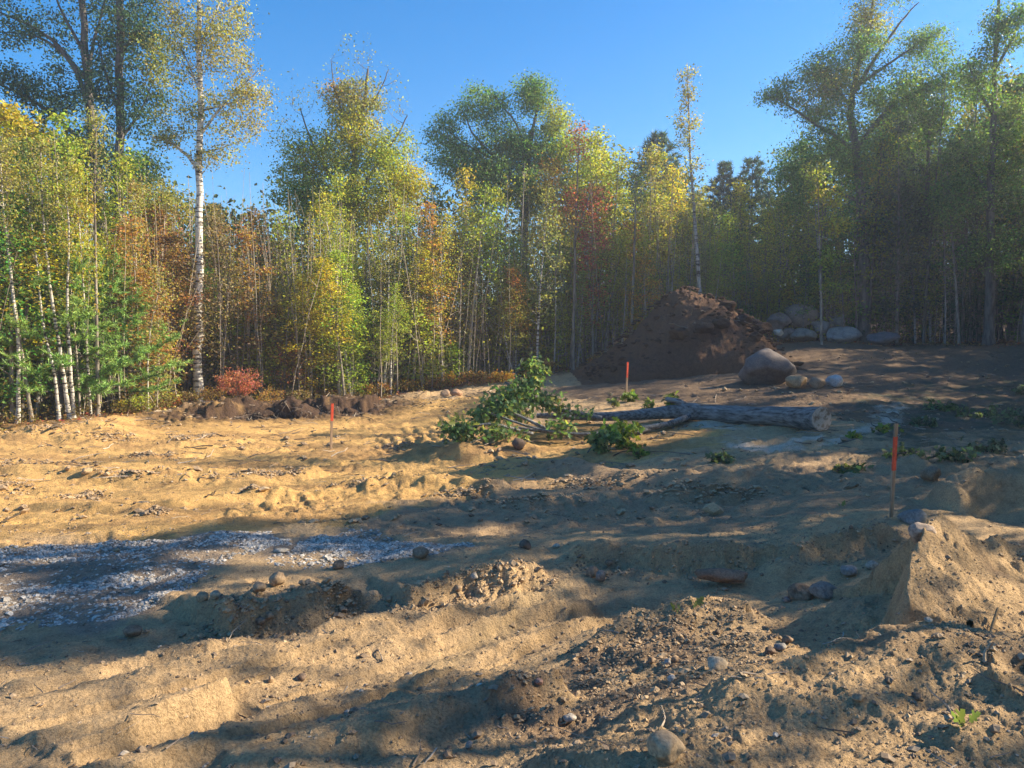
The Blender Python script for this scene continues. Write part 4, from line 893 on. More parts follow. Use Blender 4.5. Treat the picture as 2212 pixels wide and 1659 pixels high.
hero('oak_tree','round topped green oak standing tallest in the middle of the wood', (1128,800,36.0),
  [([(1128,800),(1130,600),(1135,420),(1140,350),(1150,280)], .24, .09), ([(1135,420),(1080,350),(1020,290),(1005,250)], .1, .02), ([(1140,350),(1120,270),(1060,200)], .08, .02), ([(1145,300),(1165,220),(1160,180)], .08, .02), ([(1142,340),(1200,290),(1225,240)], .08, .02), ([(1080,350),(1000,310),(955,270)], .06, .02)],
  [(1045,230,60,50,70),(1150,200,48,45,66,'green'),(1200,260,40,45,44,'ygreen'),(1090,300,70,55,80),(960,280,35,40,30),(1010,360,65,45,60),(1150,330,75,50,110,'green'),(1225,330,45,55,60,'ygreen'),(1080,390,100,50,140,'green'),(980,330,60,50,60),(1170,410,80,50,90,'olive')], M_dbark, 'green', 72, .105, .26, .9, 9, (1,1,1), .35)
hero('birch_tree','tall thin birch with a sparse pale crown rising behind the dirt mound', (1518,680,31.0),
  [([(1518,680),(1508,560),(1498,440),(1490,330),(1487,220),(1484,135)], .085, .012)],
  [(1485,180,20,55,26),(1482,270,28,60,30),(1495,350,32,45,20,'pale',.7),(1500,420,30,40,14,'pale',.4)], M_birch, 'pale', 24, .10, .14, .9, 10, (.62,.6,.58), 1.0, rk=.006)
hero('oak_tree','big spreading oak whose limb reaches left over open sky on the right', (1868,760,33.5),
  [([(1868,760),(1868,600),(1862,440),(1850,330),(1835,250)], .26, .14), ([(1850,330),(1800,290),(1760,270),(1715,235),(1680,215),(1655,205)], .09, .015), ([(1835,250),(1850,150),(1880,60),(1890,-40)], .13, .04), ([(1845,200),(1900,110),(1950,40),(1985,5)], .09, .02),
   ([(1838,230),(1790,170),(1760,140)], .08, .02), ([(1860,180),(1930,130),(1990,90),(2040,60)], .07, .02), ([(1850,320),(1910,240),(1970,200),(2030,180)], .09, .02), ([(1862,440),(1780,400),(1720,370)], .07, .02)],
  [(1770,160,60,45,60),(1700,200,40,45,34),(1850,120,55,70,90),(1780,190,70,50,60,'olive'),(1880,40,45,50,44,'olive'),(1990,100,60,45,56,'green'),(1930,200,80,50,80),(1790,250,70,45,66),(1760,340,70,55,80),(1720,400,50,60,46),(2050,180,60,70,66,'green'),(1880,330,90,50,80),(1650,205,16,14,6),(1920,-40,70,40,34)], M_dbark, 'green', 66, .10, .25, .9, 11, (1.1,1.1,1.1), .3)
hero('oak_tree','tall oak at the upper right corner with leaves down its trunk', (2135,780,31.0),
  [([(2135,780),(2138,600),(2140,400),(2145,250),(2150,120),(2160,-40)], .2, .05), ([(2140,330),(2180,270),(2220,240)], .07, .02), ([(2145,250),(2110,190),(2090,130)], .06, .02), ([(2150,150),(2190,80),(2210,10)], .06, .02), ([(2140,420),(2090,350),(2060,310)], .06, .02)],
  [(2150,80,40,70,56),(2205,50,30,60,36),(2110,170,40,60,46),(2180,260,50,70,70),(2090,320,60,60,70),(2180,400,60,70,80),(2070,430,60,60,60),(2150,540,80,60,60)], M_dbark, 'green', 50, .105, .24, .9, 12, (1,1,1), .3)
hero('oak_tree','dark stemmed tree with a full crown between the spreading oak and the corner oak', (1995,770,34.0),
  [([(1995,770),(1998,560),(2003,380),(2008,250)], .16, .05), ([(2003,380),(1960,320),(1940,280)], .05, .02), ([(2005,320),(2040,260),(2060,230)], .05, .02)],
  [(2005,260,60,60,70,'green'),(1950,380,60,60,70),(2050,380,50,60,60,'green'),(2000,480,80,50,66)], M_dbark, 'green', 50, .12, .26, .9, 13, (1,1,1), .3)
hero('maple_tree','rusty orange maple between the dark oaks and the tall birch', (335,850,26.0),
  [([(335,850),(332,700),(328,560),(325,440)], .09, .02), ([(330,620),(370,540),(390,480)], .04, .01), ([(330,600),(300,520),(290,470)], .04, .01)],
  [(330,490,60,50,60,'rust'),(370,560,50,60,60,'rust'),(300,580,45,60,50,'rust'),(340,650,60,50,60,'rust'),(320,420,60,50,40,'olive'),(380,440,40,40,30,'olive')], M_bark, 'rust', 30, .095, .2, .9, 14, (.6,.55,.5), .6)
hero('maple_tree','slim maple with bright red upper leaves near the middle of the wood', (1238,800,30.5),
  [([(1238,800),(1240,620),(1243,480),(1248,360),(1252,270)], .07, .012), ([(1242,520),(1270,430),(1290,380)], .035, .01), ([(1243,500),(1215,420),(1195,370)], .03, .01)],
  [(1250,300,22,50,20,'red'),(1285,430,34,50,46,'red'),(1190,370,30,35,30,'orange'),(1230,440,45,40,44,'red'),(1300,500,22,45,26,'crimson'),(1215,480,40,40,30,'orange')], M_bark, 'red', 20, .10, .17, .9, 15, (.8,.75,.7), .8)
hero('maple_tree','young maple with glowing yellow leaf layers in front of the right hand wood', (1775,740,31.5),
  [([(1775,740),(1772,560),(1768,450),(1765,350)], .05, .01)],
  [(1790,420,34,26,24,'yellow'),(1800,480,40,22,30,'yellow'),(1790,560,36,26,26,'ygreen'),(1760,380,40,40,26,'ygreen'),(1800,620,30,20,14,'ygreen')], M_bark, 'ygreen', 24, .12, .17, .9, 16, (1.2,1.1,1.0), .8)
# pale leaning saplings at the left edge, drawn stem by stem
for k, (pts_, w_, lab) in enumerate([([(38,918),(42,760),(25,600),(8,470),(0,330)], .05, 'pale twin-bent sapling stem, leftmost at the left edge of the clearing'),
   ([(70,914),(50,780),(30,640),(18,520),(14,380)], .045, 'pale sapling leaning left, second stem from the left edge'), ([(150,898),(130,760),(105,600),(92,480),(88,330)], .055, 'pale grey sapling with flared leaning stem before the pine'),
   ([(128,905),(118,800),(90,700),(80,560),(60,430)], .045, 'grey sapling crossing behind the flared leaning one'), ([(212,895),(210,740),(206,560),(205,400),(208,270)], .055, 'straight pale sapling standing in front of the bright green pine'),
   ([(160,888),(150,770),(145,640),(150,500),(140,380)], .05, 'speckled grey sapling just left of the straight pale one'), ([(320,880),(318,800),(325,700),(345,620)], .03, 'forked little sapling right of the pine'),
   ([(655,855),(645,760),(625,620),(605,480)], .05, 'pale sapling leaning left, right of the red bush'), ([(757,838),(745,760),(735,660),(718,560),(705,470)], .055, 'bright pale sapling leaning left below the golden maple'),
   ([(748,838),(738,780),(718,690),(700,600)], .035, 'thinner pale stem leaning beside the bright pale sapling'), ([(1362,700),(1370,560),(1372,460),(1375,380)], .07, 'whitish pole tree just left of the dirt mound'),
   ([(1112,830),(1095,760),(1085,680),(1078,560)], .04, 'pale stem leaning left over the cut oak branches'), ([(1775,690),(1770,580),(1762,470),(1757,370)], .055, 'white stemmed pole tree rising from the boulder pile'),
   ([(1232,800),(1240,640),(1245,480),(1248,330)], .05, 'tall grey pole tree left of the mound beside the red maple'), ([(2140,690),(2150,600),(2145,500),(2130,400)], .05, 'lone pale leaning stem in the dark wood at the right edge')]):
    D = float(np.interp(pts_[0][0], EX, EY)) + (-.6 if k < 7 else .1); tx, ty = pts_[-1]
    if 1340 < pts_[0][0] < 1700: D = 31.5
    g = 'ygreen' if k > 6 else 'olive'; bl = [(tx+4, ty, 32, 60, 22, g), (tx+6, ty+90, 36, 60, 18, g, .6), ((tx+pts_[-2][0])/2, (ty+pts_[-2][1])/2+40, 40, 70, 14, 'yellow' if k % 2 else g, .35)]
    hero('sapling', lab, (pts_[0][0], pts_[0][1], D), [(pts_, w_, .012)], bl, M_birch if k % 3 != 1 else M_bark, g, 20, .075, .13, .9, 30+k, (.78,.76,.72) if k != 12 else (.6,.6,.58), .9, rk=.008)
# pines
put_tree('pine', 'pine_tree', 128, 19.9, 5.3, 'ygreen', .3, vi=0, label='bright green soft-needled young pine behind the pale saplings, left one of the two', wide=1.0, jit=0)
put_tree('pine', 'pine_tree', 235, 21.2, 4.6, 'ygreen', 1.7, vi=0, label='bright green soft-needled young pine behind the pale saplings, right one of the two', wide=1.1, jit=0)
for f in FOREST[-2:]:
    for c in f['e'].children:
        if c.name.startswith('crown'): c.color = (.28, .40, .12, 1)
for px, top, D, vi, lab in ((1418,290,46,1,'dark pine top showing above the middle of the wood, right of the round oak'),(1560,352,48,2,'left one of two distant pine tops in the gap of sky'),(1617,345,48,3,'right one of two distant pine tops in the gap of sky'),(470,440,40,2,'dark conifer top behind the tall birch'),(590,520,36,1,'dark conifer deep behind the red bush'),(1500,420,44,1,'dark conifer behind the thin birch')):
    x = (px-CX)/F*D; put_tree('pine', 'pine_tree', px, D, (HOR-top)/F*D+CAMZ-hz(x, D), 'dgreen', .4*vi, vi=vi, label=lab, wide=1.0, jit=0)
# red bush, ferns, low plants
def bush(px, py, D, W, H, cname, lab, cat='bush', nc=70, per=26, leafL=.05, seed=1, name='bush'):
    r = np.random.default_rng(seed); b = Bag(); o0 = P(px, py, D); o0[2] = hz(o0[0], o0[1])-.03; e = empty(name, o0, lab, cat)
    nodes = []; rads = []
    for k in range(9):
        a = r.uniform(0, 6.28); q = bez(np.zeros(3), np.array([math.cos(a)*W*.4, math.sin(a)*W*.4, H*.6]), r, .2, 7); R = np.linspace(.012, .005, 7); b.add(*tube(q, R, 4)); nodes.append(q); rads.append(R)
    C = unit(r.normal(size=(nc, 3)))*r.uniform(.3, 1, (nc, 1))**.6*[W/2, W/2, H*.45]+[0, 0, H*.58]
    paths = grow(b, np.concatenate(nodes), np.concatenate(rads), C, r, sides=3, rise=.3, n=5, rk=.006)
    LP = leafpts(paths, per, r, .06); lb = Bag(); lb.add(*leaves(LP, leafL, leafL*.6, r))
    ob('stems', b.mesh('stems', M_bark, True), e, color=(.6,.45,.4)); ob('foliage', lb.mesh('foliage', M_leaf), e, color=PAL[cname]); return e
bush(518,868,22.6,1.35,1.0,'crimson','bright crimson bush on the lit bank right of the tall birch','bush',90,34,.05,1)
bush(585,868,23.2,.9,.65,'rust','low rusty bush beside the crimson bush','bush',40,22,.05,2)
bush(455,880,22.8,.8,.5,'rust','low rusty plant at the foot of the tall birch','bush',30,22,.05,3)
bush(300,890,20.8,.7,.55,'ygreen','small yellow-green bush right of the pine','bush',30,18,.07,4)
bush(265,885,20.8,.5,.5,'yellow','small yellow-leaved plant beside the pine','bush',20,16,.07,5)
for k, (px, D, W, H, c) in enumerate([(820,26.3,1.2,.5,'rust'),(880,27,1.0,.5,'orange'),(930,27.6,1.2,.5,'rust'),(990,28,1.3,.6,'orange'),(1040,28,1.2,.6,'rust'),(1085,28.4,.9,.5,'orange'),(1170,30,1.2,.8,'rust'),(1300,30,1.0,.7,'rust'),(700,25.8,1.0,.5,'rust'),(640,24.8,1.0,.5,'brown'),(360,23,.9,.45,'rust'),(400,23.6,.8,.45,'brown')]):
    nm = ['left of the bright pale sapling','right of the bright pale sapling','left of the two brown stones','above the two brown stones','at the upper left of the cut oak branches','behind the top of the cut oak branches','between the cut oak branches and the mound','at the left foot of the dirt mound','by the soil bank behind the left stake','just right of the low rusty bush','left of the tall birch trunk','at the left side of the birch foot'][k]
    z_ = bush(px, 850, D, W, H, c, f'dry {CN[c]} fern clump {nm}', 'fern', 34, 20, .09, 20+k, 'fern_clump')

# ------------------------------------------------------------------ stuff deep in the wood
r = np.random.default_rng(77)
b = Bag()
for k in range(1500):
    px = r.uniform(-150, 2380); D = float(np.interp(px, EX, EY))+.2+r.gamma(1.6, 3.2); x = (px-CX)/F*D
    if abs(px-1455) < 230 and D < 30.8: D = 31+r.uniform(0, 3); x = (px-CX)/F*D
    H = r.uniform(1.5, 7); z = base_z(np.array([x]), np.array([D]))[0]; t_ = np.linspace(0, 1, 5)[:, None]; ln = r.normal(size=2)*(.05 if r.uniform() < .72 else .33)*H
    q = np.array([x, D, z])+np.array([ln[0], ln[1], H])*t_+r.normal(size=(5, 3))*[.05, .05, 0]
    ra = r.uniform(.008, .03)*(1+(D > 38)*1.5); b.add(*tube(q, np.linspace(ra, ra*.3, 5), 4))
ob('brushwood', b.mesh('brushwood', M_stick), label='thicket of thin dark stems inside the wood', kind='stuff')
b = Bag()
for k in range(650):
    px = r.uniform(-100, 2300); D = float(np.interp(px, EX, EY))+r.uniform(-.3, 3.5); x = (px-CX)/F*D
    if abs(px-1455) < 230 and D < 30.8: D = 31+r.uniform(0, 2); x = (px-CX)/F*D
    H = r.uniform(2, 7.5); z = hz(x, D)-.05; t_ = np.linspace(0, 1, 7)[:, None]; ln = r.normal(size=2)*(.06 if r.uniform() < .8 else .3)*H
    q = np.array([x, D, z])+np.array([ln[0], ln[1], H])*t_+np.cumsum(r.normal(size=(7, 3))*[.035, .035, 0], 0)
    ra = r.uniform(.009, .022); b.add(*tube(q, np.linspace(ra, ra*.3, 7), 4))
    for _ in range(4):
        i0 = int(r.integers(1, 6)); d = unit(r.normal(size=3)*[1, 1, .2]+[0, 0, .7])*r.uniform(.2, .8); b.add(*tube(np.stack([q[i0], q[i0]+d*.5+r.normal(size=3)*.03, q[i0]+d]), np.array([ra*.4, ra*.3, .002]), 3))
ob('brushwood', b.mesh('brushwood', M_bark), label='thicket of thin pale leaning stems along the front of the wood', kind='stuff', color=(1.15, 1.1, 1.02))
# far wood behind
def clumps(n, dlo, dhi, cnt, leafL, mat, name, label, seed, frac=.9, cols=None, pxr=(-400, 2700)):
    r = np.random.default_rng(seed); px = r.uniform(*pxr, n); D = np.interp(px, EX, EY)+r.uniform(dlo, dhi, n); x = (px-CX)/F*D; z0 = base_z(x, D)
    top = (HOR-np.interp(px, SKX, SKY)-20)/F*D+CAMZ; zz = z0+(top-z0)*r.uniform(.1, frac, n)
    C = np.stack([x, D, zz], 1); LP = np.repeat(C, cnt, 0)+r.normal(size=(n*cnt, 3))*[.7, .7, .45]; bb = Bag(); bb.add(*leaves(LP, leafL, leafL*.65, r)); me_ = bb.mesh(name, mat)
    return ob(name, me_, label=label, kind='stuff')
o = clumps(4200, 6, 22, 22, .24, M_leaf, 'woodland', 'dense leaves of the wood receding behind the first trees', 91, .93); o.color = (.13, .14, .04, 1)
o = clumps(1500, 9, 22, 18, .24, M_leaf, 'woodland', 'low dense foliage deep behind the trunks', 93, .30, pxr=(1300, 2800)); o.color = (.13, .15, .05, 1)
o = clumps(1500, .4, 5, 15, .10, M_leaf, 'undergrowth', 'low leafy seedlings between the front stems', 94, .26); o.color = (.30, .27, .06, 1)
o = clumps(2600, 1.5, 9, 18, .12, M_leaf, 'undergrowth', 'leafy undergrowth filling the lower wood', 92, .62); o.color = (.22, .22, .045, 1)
# litter
lp = []
for k in range(3):
    pxs = r.uniform(-200, 2400, 9000); D = np.interp(pxs, EX, EY)+r.uniform(-1.6, 7, 9000)*(r.uniform(0, 1, 9000)**.7); lp.append(np.stack([(pxs-CX)/F*D, D], 1))
lp = np.concatenate(lp); m = ~((np.abs(CX+lp[:, 0]/lp[:, 1]*F-1600) < 500) & (lp[:, 1] < 30)); lp = lp[m]
lp = np.column_stack([lp, height(lp[:, 0], lp[:, 1])+.02]); bb = Bag(); bb.add(*leaves(lp, .09, .06, r, 2.5, .0)); ob('leaf_litter', bb.mesh('leaf_litter', M_litter), label='fallen rusty leaves covering the wood floor and its edge', kind='stuff')
# low weeds at the edge
b2 = Bag(); q = []
for k in range(700):
    px = r.uniform(-60, 1250); D = float(np.interp(px, EX, EY))+r.uniform(-1.2, .8); x = (px-CX)/F*D; z = hz(x, D); h_ = r.uniform(.1, .45)
    q.append(np.array([x, D, z])+r.normal(size=(9, 3))*[.1, .1, .3]*h_+[0, 0, h_*.7])
b2.add(*leaves(np.concatenate(q), .07, .045, r)); o = ob('ground_cover', b2.mesh('ground_cover', M_leaf), label='low weeds and seedlings along the wood edge', kind='stuff'); o.color = (.17, .12, .04, 1)

# ------------------------------------------------------------------ wood beyond the right edge: placed to throw the long shadows, crowns thinned where sun should land
def lpoly(*pp): return np.array([G(a, b, height)[:2] for a, b in pp])
LIT = [lpoly((-400,925),(420,900),(1010,850),(1000,876),(650,940),(430,994),(-300,1010)), lpoly((-400,1000),(430,1010),(700,1026),(980,990),(1130,985),(980,1020),(1080,1052),(760,1112),(380,1150),(0,1192),(-400,1235)),
       lpoly((950,962),(1250,950),(1540,925),(1560,938),(1300,975),(1000,992)), lpoly((1000,1045),(1280,1015),(1480,1000),(1300,1040),(1080,1078)),
       lpoly((-300,1235),(60,1240),(110,1290),(50,1340),(-300,1370)), lpoly((180,1300),(330,1235),(470,1222),(500,1240),(300,1290)), lpoly((1560,1140),(1750,1125),(1740,1145),(1600,1160)),
       lpoly((-300,1450),(200,1425),(420,1395),(640,1350),(900,1290),(1060,1240),(1190,1228),(1275,1262),(1210,1325),(1320,1345),(1470,1292),(1640,1268),(1760,1335),(1870,1335),(1950,1180),(1985,1100),(2400,1150),(2400,1657),(-300,1657)),
       lpoly((1620,880),(1760,856),(1960,842),(1900,866),(1700,888)), lpoly((1400,745),(1650,745),(1620,800),(1450,790))]
DIM = [lpoly((480,1590),(900,1490),(1180,1440),(1330,1470),(1150,1580),(760,1650),(420,1656))]
def lit_mask(Pt, r):
    zg = 0
    for _ in range(3):
        t_ = (Pt[:, 2]-zg)/SUN[2]; x = Pt[:, 0]-SUN[0]*t_; y = Pt[:, 1]-SUN[1]*t_; zg = height(x, y)
    fx = np.clip(y/12, .25, 1); x, y = x+r.normal(size=len(x))*.06+fbm(x*1.2, y*1.2, 500, 3)*.5*fx, y+r.normal(size=len(x))*.05+fbm(x*1.2, y*1.2, 510, 3)*.32*fx
    m = fbm(x*1.1+3, y*1.6, 520, 3) > .36
    for Q in LIT: m |= inpoly(x, y, Q)
    for Q in DIM: m &= ~inpoly(x, y, Q) | (r.uniform(size=len(x)) < .55)
    return m
r = np.random.default_rng(55); tb = Bag(); LPs = []
for k in range(95):
    y = r.uniform(-6, 42); x = .70*max(y, 0)+4.2+r.uniform(0, 15); 
    if math.hypot(x, y) < 9: x += 6
    H = r.uniform(11, 16.5); z = hz(x, y); q = trunkpath(H, r, .01, 12, .02)+[x, y, z]; R = .06*(1-np.linspace(0, 1, 12))+.015
    tb.add(*tube(q, R, 7)); n = 60; zc = H*r.uniform(.18, 1, n); f = zc/H; a = r.uniform(0, 6.28, n); rr = 2.4*np.sin(np.clip(f, 0, 1)*2.9+.1)*np.sqrt(r.uniform(0, 1, n))
    C = np.stack([x+np.cos(a)*rr, y+np.sin(a)*rr, z+zc], 1); LPs.append(np.repeat(C, 40, 0)+r.normal(size=(n*40, 3))*[.55, .55, .4])
LPs = np.concatenate(LPs); m = ~lit_mask(LPs+[0, 0, -.1], r) | (r.uniform(size=len(LPs)) < .06)
inview = (LPs[:, 1] > 0) & (LPs[:, 0] < .668*LPs[:, 1]) ; LPs = LPs[m & ~inview]; bb = Bag(); bb.add(*leaves(LPs, .23, .16, r))
o = ob('woodland', bb.mesh('woodland', M_leaf), label='leafy wood to the right of the clearing, outside the view, placed and thinned to shape shadows', kind='stuff'); o.color = (.06, .08, .025, 1)
ob('brushwood', tb.mesh('brushwood', M_dbark, True), label='unseen trunks of the shadow-casting wood to the right of the clearing', kind='stuff')

# ------------------------------------------------------------------ felled oak
r = np.random.default_rng(8)
def gp_(px, D, up): x = (px-CX)/F*D; return np.array([x, D, hz(x, D)+up])
c0 = gp_(1778, 14.2, .20); fe = empty('felled_oak', (c0[0], c0[1], hz(c0[0], c0[1])), 'felled oak log with a pale sawn end, its leafy crown lying to the left', 'felled tree'); O = np.array(fe.location[:])
ctrl = np.array([c0, gp_(1700,15.1,.19), gp_(1600,16.1,.19), gp_(1530,16.7,.19), gp_(1480,17.0,.22), gp_(1400,17.3,.20), gp_(1310,17.6,.17), gp_(1240,17.9,.16), gp_(1160,18.1,.25)])
tt = np.linspace(0, 8, 60); lg = np.stack([np.interp(tt, np.arange(9), ctrl[:, k]) for k in range(3)], 1)
for _ in range(6): lg[1:-1] = .25*lg[:-2]+.5*lg[1:-1]+.25*lg[2:]
Rl = np.interp(tt, [0, .25, 1, 3, 3.9, 4.3, 5, 8], [.235, .215, .198, .172, .195, .15, .125, .06]); Vt, Ft = tube(lg-O, Rl, 22)
ctr = np.repeat(lg-O, 22, 0); Vt = ctr+(Vt-ctr)*(1+.07*n3(Vt*6, 3)[:, None]+.035*n3(Vt*22, 4)[:, None])
ob('trunk', mk_mesh('trunk', Vt, Ft, M_logbark, True), fe)
# sawn end
mcut, t, bs = new_mat('sawn_wood'); co = coords(t); sx = nd(t, 'ShaderNodeTexWave', wave_type='RINGS', rings_direction='SPHERICAL', _Scale=14.0, _Distortion=2.0, _Detail=2.0); t.links.new(co, sx.inputs[0])
rr_ = ramp(t, sx.outputs[0], [(0, (.36, .25, .17)), (.5, (.58, .45, .36)), (1, (.68, .56, .47))]); nq = nd(t, 'ShaderNodeTexNoise', _Scale=9.0, _Detail=6.0); t.links.new(co, nq.inputs[0])
rq = ramp(t, nq.outputs[0], [(.38, (.45, .36, .28)), (.5, (1, 1, 1))]); t.links.new(mul(t, rr_.outputs[0], rq.outputs[0]), bs.inputs['Base Color']); bs.inputs['Roughness'].default_value = .9
ax = unit(lg[0]-lg[2]); ring = Vt[:22]+O; rings = [ring+ax*.002, ring*.88+c0*.12+ax*.006, ring*.45+c0*.55+ax*.009]; rings = [q-c0 for q in rings]
Vc = np.concatenate(rings+[np.array([ax*.01])]); k = 22; jj = np.arange(k); j2 = (jj+1) % k
Fq = np.concatenate([np.stack([s*k+jj, s*k+j2, (s+1)*k+j2, (s+1)*k+jj], 1) for s in (0, 1)])[:, ::-1]; Ftri = np.stack([2*k+j2, 2*k+jj, np.full(k, 3*k)], 1)
ce = ob('sawn_end', mk_mesh('sawn_end', Vc, [Fq, Ftri], mcut, False), fe, c0-O)
bag = Bag(); nodes = [lg[30:]-O]; rads = [Rl[30:]]
def limb(ps, ra, rb, sd=8, solo=True):
    q = np.array(ps); t0 = np.linspace(0, 1, len(q)); t1 = np.linspace(0, 1, 14); qq = np.stack([np.interp(t1, t0, q[:, k]) for k in range(3)], 1)
    for _ in range(2): qq[1:-1] = .25*qq[:-2]+.5*qq[1:-1]+.25*qq[2:]
    qq = qq-O; R = np.linspace(ra, rb, 14); v, f = tube(qq, R, sd); nodes.append(qq); rads.append(R)
    ob('limb', mk_mesh('limb', v, f, M_logbark, True), fe)
limb([gp_(1492,16.9,.22), gp_(1470,17.0,.42), gp_(1440,17.3,.50)], .10, .05)
limb([gp_(1490,16.8,.15), gp_(1440,15.9,.12), gp_(1350,15.8,.10), gp_(1250,15.8,.10), gp_(1120,15.9,.2)], .07, .03)
limb([gp_(1480,16.8,.08), gp_(1400,15.7,.08), gp_(1300,15.5,.12), gp_(1180,15.6,.25), gp_(1060,15.7,.4)], .045, .02)
limb([gp_(1300,17.2,.2), gp_(1200,17.1,.5), gp_(1130,17.0,.9), gp_(1090,17,1.2)], .06, .02)
limb([gp_(1240,17.5,.2), gp_(1150,17.3,.7), gp_(1110,17.3,1.3), gp_(1130,17.3,1.65)], .05, .015)
limb([gp_(1200,16,.15), gp_(1100,16,.5), gp_(1030,16,.6)], .04, .015)
limb([gp_(1150,15.8,.15), gp_(1060,15.2,.3), gp_(990,15,.3)], .04, .015)
Cs = []
for px, py, D, w_, h_, n in [(1105,865,16.6,62,42,66),(1150,815,17.0,34,34,26),(1060,895,16.0,50,36,40),(1185,865,16.6,36,26,16),(992,930,15.1,30,24,30),(1090,935,15.2,50,14,14),(1200,915,15.7,40,18,8),(1150,785,17.2,18,14,8),(1250,890,16.4,30,16,5)]:
    k = D/F; Cs.append(P(px, py, D)-O+unit(r.normal(size=(n, 3)))*r.uniform(0, 1, (n, 1))**.45*[w_*k, w_*k*.8, h_*k])
Cs = np.concatenate(Cs); wz = Cs+O; Cs[:, 2] = np.maximum(wz[:, 2], height(wz[:, 0], wz[:, 1])+.05)-O[2]
tw = Bag(); paths = grow(tw, np.concatenate(nodes), np.concatenate(rads), Cs, r, sides=4, rise=-.6, n=6, rk=.008)
ob('twigs', tw.mesh('twigs', M_dbark, True), fe, kind='stuff', color=(1.2, 1.1, 1.0))
LP = leafpts(paths, 14, r, .12); lb = Bag(); lb.add(*lobed(LP, .105, r)); ob('foliage', lb.mesh('foliage', M_leaf), fe, kind='stuff', color=(.15, .22, .09))
LP2 = LP[r.uniform(size=len(LP)) < .07]; lb = Bag(); lb.add(*lobed(LP2+r.normal(size=LP2.shape)*.05, .15, r)); ob('turned_leaves', lb.mesh('turned_leaves', M_leaf), fe, kind='stuff', color=(.36, .34, .10))

def spray(px, D, lab, W, H, nc, per, col, seed, leafL=.14, lean=0, cat='branch', name='oak_branch', upr=.2):
    r = np.random.default_rng(seed); x = (px-CX)/F*D; o0 = np.array([x, D, hz(x, D)]); e = empty(name, o0, lab, cat); b = Bag()
    q = bez(np.array([-W*.35, 0, .03]), np.array([W*.3+lean, 0, H*.6]), r, -.2, 8); R = np.linspace(.016, .005, 8); b.add(*tube(q, R, 5))
    C = unit(r.normal(size=(nc, 3)))*r.uniform(.2, 1, (nc, 1))**.5*[W/2, W*.4, H/2]+[0, 0, H*.5]; wz = C+o0; C[:, 2] = np.maximum(wz[:, 2], height(wz[:, 0], wz[:, 1])+.03)-o0[2]
    paths = grow(b, q, R, C, r, sides=3, rise=0, n=5, rk=.006); LP = leafpts(paths, per, r, .05); lb = Bag(); lb.add(*lobed(LP, leafL, r))
    ob('stem', b.mesh('stem', M_bark, True), e, color=(.5,.42,.36)); ob('leaves', lb.mesh('leaves', M_leaf), e, kind='stuff', color=col)
YG = (.20, .25, .05)
spray(1345,14.6,'yellow-green oak spray lying before the log, larger right hand one',.75,.62,22,11,YG,1)
spray(1305,13.9,'pale lit oak spray on the sand, just left below the larger one',.55,.4,16,10,(.26,.30,.12),2)
spray(1385,13.7,'tiny flat green sprig right of the yellow-green oak sprays',.25,.12,6,8,YG,3)
spray(1290,14.9,'small orange-yellow oak tuft at the left of the sprays',.25,.35,6,8,(.4,.26,.05),4)
spray(1366,20.6,'green leaf bunch at the foot of the orange stake before the mound',.32,.42,9,9,YG,5)
spray(1332,19.5,'small grey green sprig left of the stake before the mound',.3,.35,6,6,(.2,.23,.12),6)
spray(1457,18.6,'upright green seedling behind the middle of the log',.32,.55,9,10,YG,7)
spray(1404,18.8,'thin low seedling behind the log, left of the upright one',.3,.3,6,6,(.12,.16,.05),8)
RL = [(2130,16.8,1.6,.32,'broad heap of dark green cut branches at the right edge of the clearing'),(2040,17.5,1.0,.25,'leafy cut branch at the left side of the branch heap'),(2200,15.2,1.0,.3,'cut branch in the lowest right of the branch heap'),(2050,11.2,.8,.2,'low dark green branch on the ground right of the near stake'),(1960,11.6,.7,.18,'flattened green branch just behind the near stake'),
      (2140,12.0,.8,.2,'dark green branch between the heap and the stake side branches'),(1915,14.0,.35,.12,'yellow-green sprig right of the sawn log end'),(1850,13.5,.25,.1,'tiny yellow sprig in front of the sawn log end'),(1990,15,.6,.16,'small wilted branch left below the branch heap'),(1560,12.3,.4,.1,'small dark sprig on the shaded ground in front of the log'),(1840,11.0,.5,.1,'thin dark green twiggy branch left of the near stake'),(2230,20.0,1.2,.3,'far cut branch at the right edge behind the heap')]
for k, (px, D, W, H, lab) in enumerate(RL):
    spray(px, D, lab, W, H, int(6+W*9), 7, [(.13,.17,.09),(.15,.18,.08),(.11,.15,.10)][k % 3] if 'yellow' not in lab else YG, 40+k, .11, name='cut_branch')
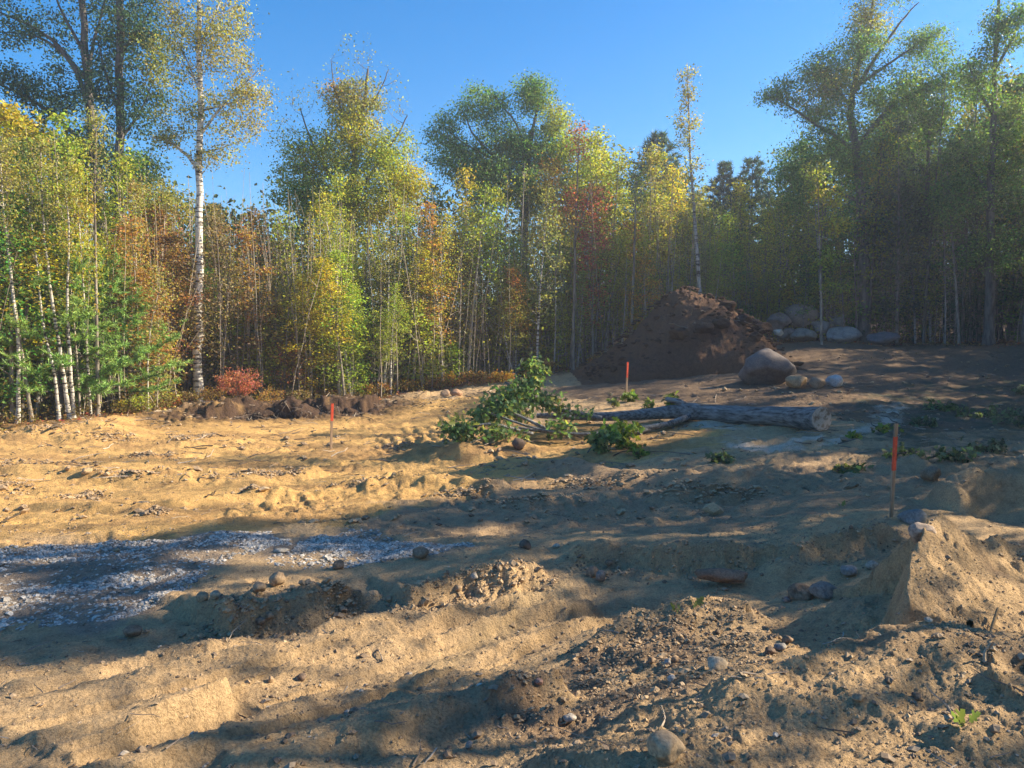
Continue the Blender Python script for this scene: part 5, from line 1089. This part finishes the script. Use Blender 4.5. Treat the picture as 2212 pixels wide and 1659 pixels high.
for k, (px, py, lab) in enumerate([(1463,1328,'single bright green leaf upright on the brink of the hollow'),(1503,1312,'pale green leaf beside the bright one at the brink of the hollow'),(2085,1575,'pale curled leaf on the side of the right sand pile'),(1815,1100,'lone green sprig on the sand hump at right')]):
    g = G(px, py, height); rr2 = np.random.default_rng(90+k); lb = Bag(); lb.add(*lobed(np.array([[0, 0, .01], [.02, .01, .02], [-.02, 0, .015]]), .07, rr2, .2, -.4))
    ob('fallen_leaf', lb.mesh('fallen_leaf', M_leaf), None, g, lab, 'leaf', color=(.25, .33, .12))

# ------------------------------------------------------------------ labels for the trees of the wood
KN = dict(pole='slender {c} tree', birchpole='slim {c} birch', full='bushy {c} tree', bare='bare {c} tree', bush='{c} understory bush')
RN = {0: 'in front ', 1: 'second row ', 2: 'deep in ', 5: ''}
cells = {}
for f in FOREST:
    if f['lab']: continue
    z_ = zone(f['px']); key = (KN[f['kind']].format(c=CN[f['c']]), RN[f['row']], z_[3]); cells.setdefault(key, []).append(f)
ORD = ['leftmost', 'second from left', 'third from left', 'fourth from left', 'fifth from left']
for key, L in cells.items():
    L.sort(key=lambda f: f['px'])
    for k, f in enumerate(L):
        s = f'{key[0]} {key[1]}{key[2]}'
        if len(L) == 2: s = ('left' if k == 0 else 'right') + ' of two: ' + s
        elif len(L) > 2: s = ('rightmost' if k == len(L)-1 else ORD[min(k, 4)]) + f': {s}'
        f['e']['label'] = s; f['e']['group'] = 'bushes under the trees' if f['kind'] == 'bush' else 'young trees of the wood'
print('objects', len(bpy.data.objects))

# ------------------------------------------------------------------ thin scattering volume added for veiling lens glare and to lift shadows
bm = bmesh.new(); bmesh.ops.create_cube(bm, size=1.0); me = bpy.data.meshes.new('glare_veil'); bm.to_mesh(me); bm.free()
mh = bpy.data.materials.new('glare_veil'); mh.use_nodes = True; t = mh.node_tree; t.nodes.clear()
pv = t.nodes.new('ShaderNodeVolumePrincipled'); pv.inputs['Density'].default_value = .0022; pv.inputs['Color'].default_value = (.88, .93, 1, 1); pv.inputs['Anisotropy'].default_value = .35
out = t.nodes.new('ShaderNodeOutputMaterial'); t.links.new(pv.outputs[0], out.inputs['Volume']); me.materials.append(mh)
hb = ob('glare_veil', me, None, (0, 0, 11.5), label='thin bluish scattering volume added for veiling lens glare and shade fill', kind='stuff'); hb.scale = (1960, 1960, 29)
tris = sum(len(m.loops)-2*len(m.polygons) for m in bpy.data.meshes); print('TRIS', tris)
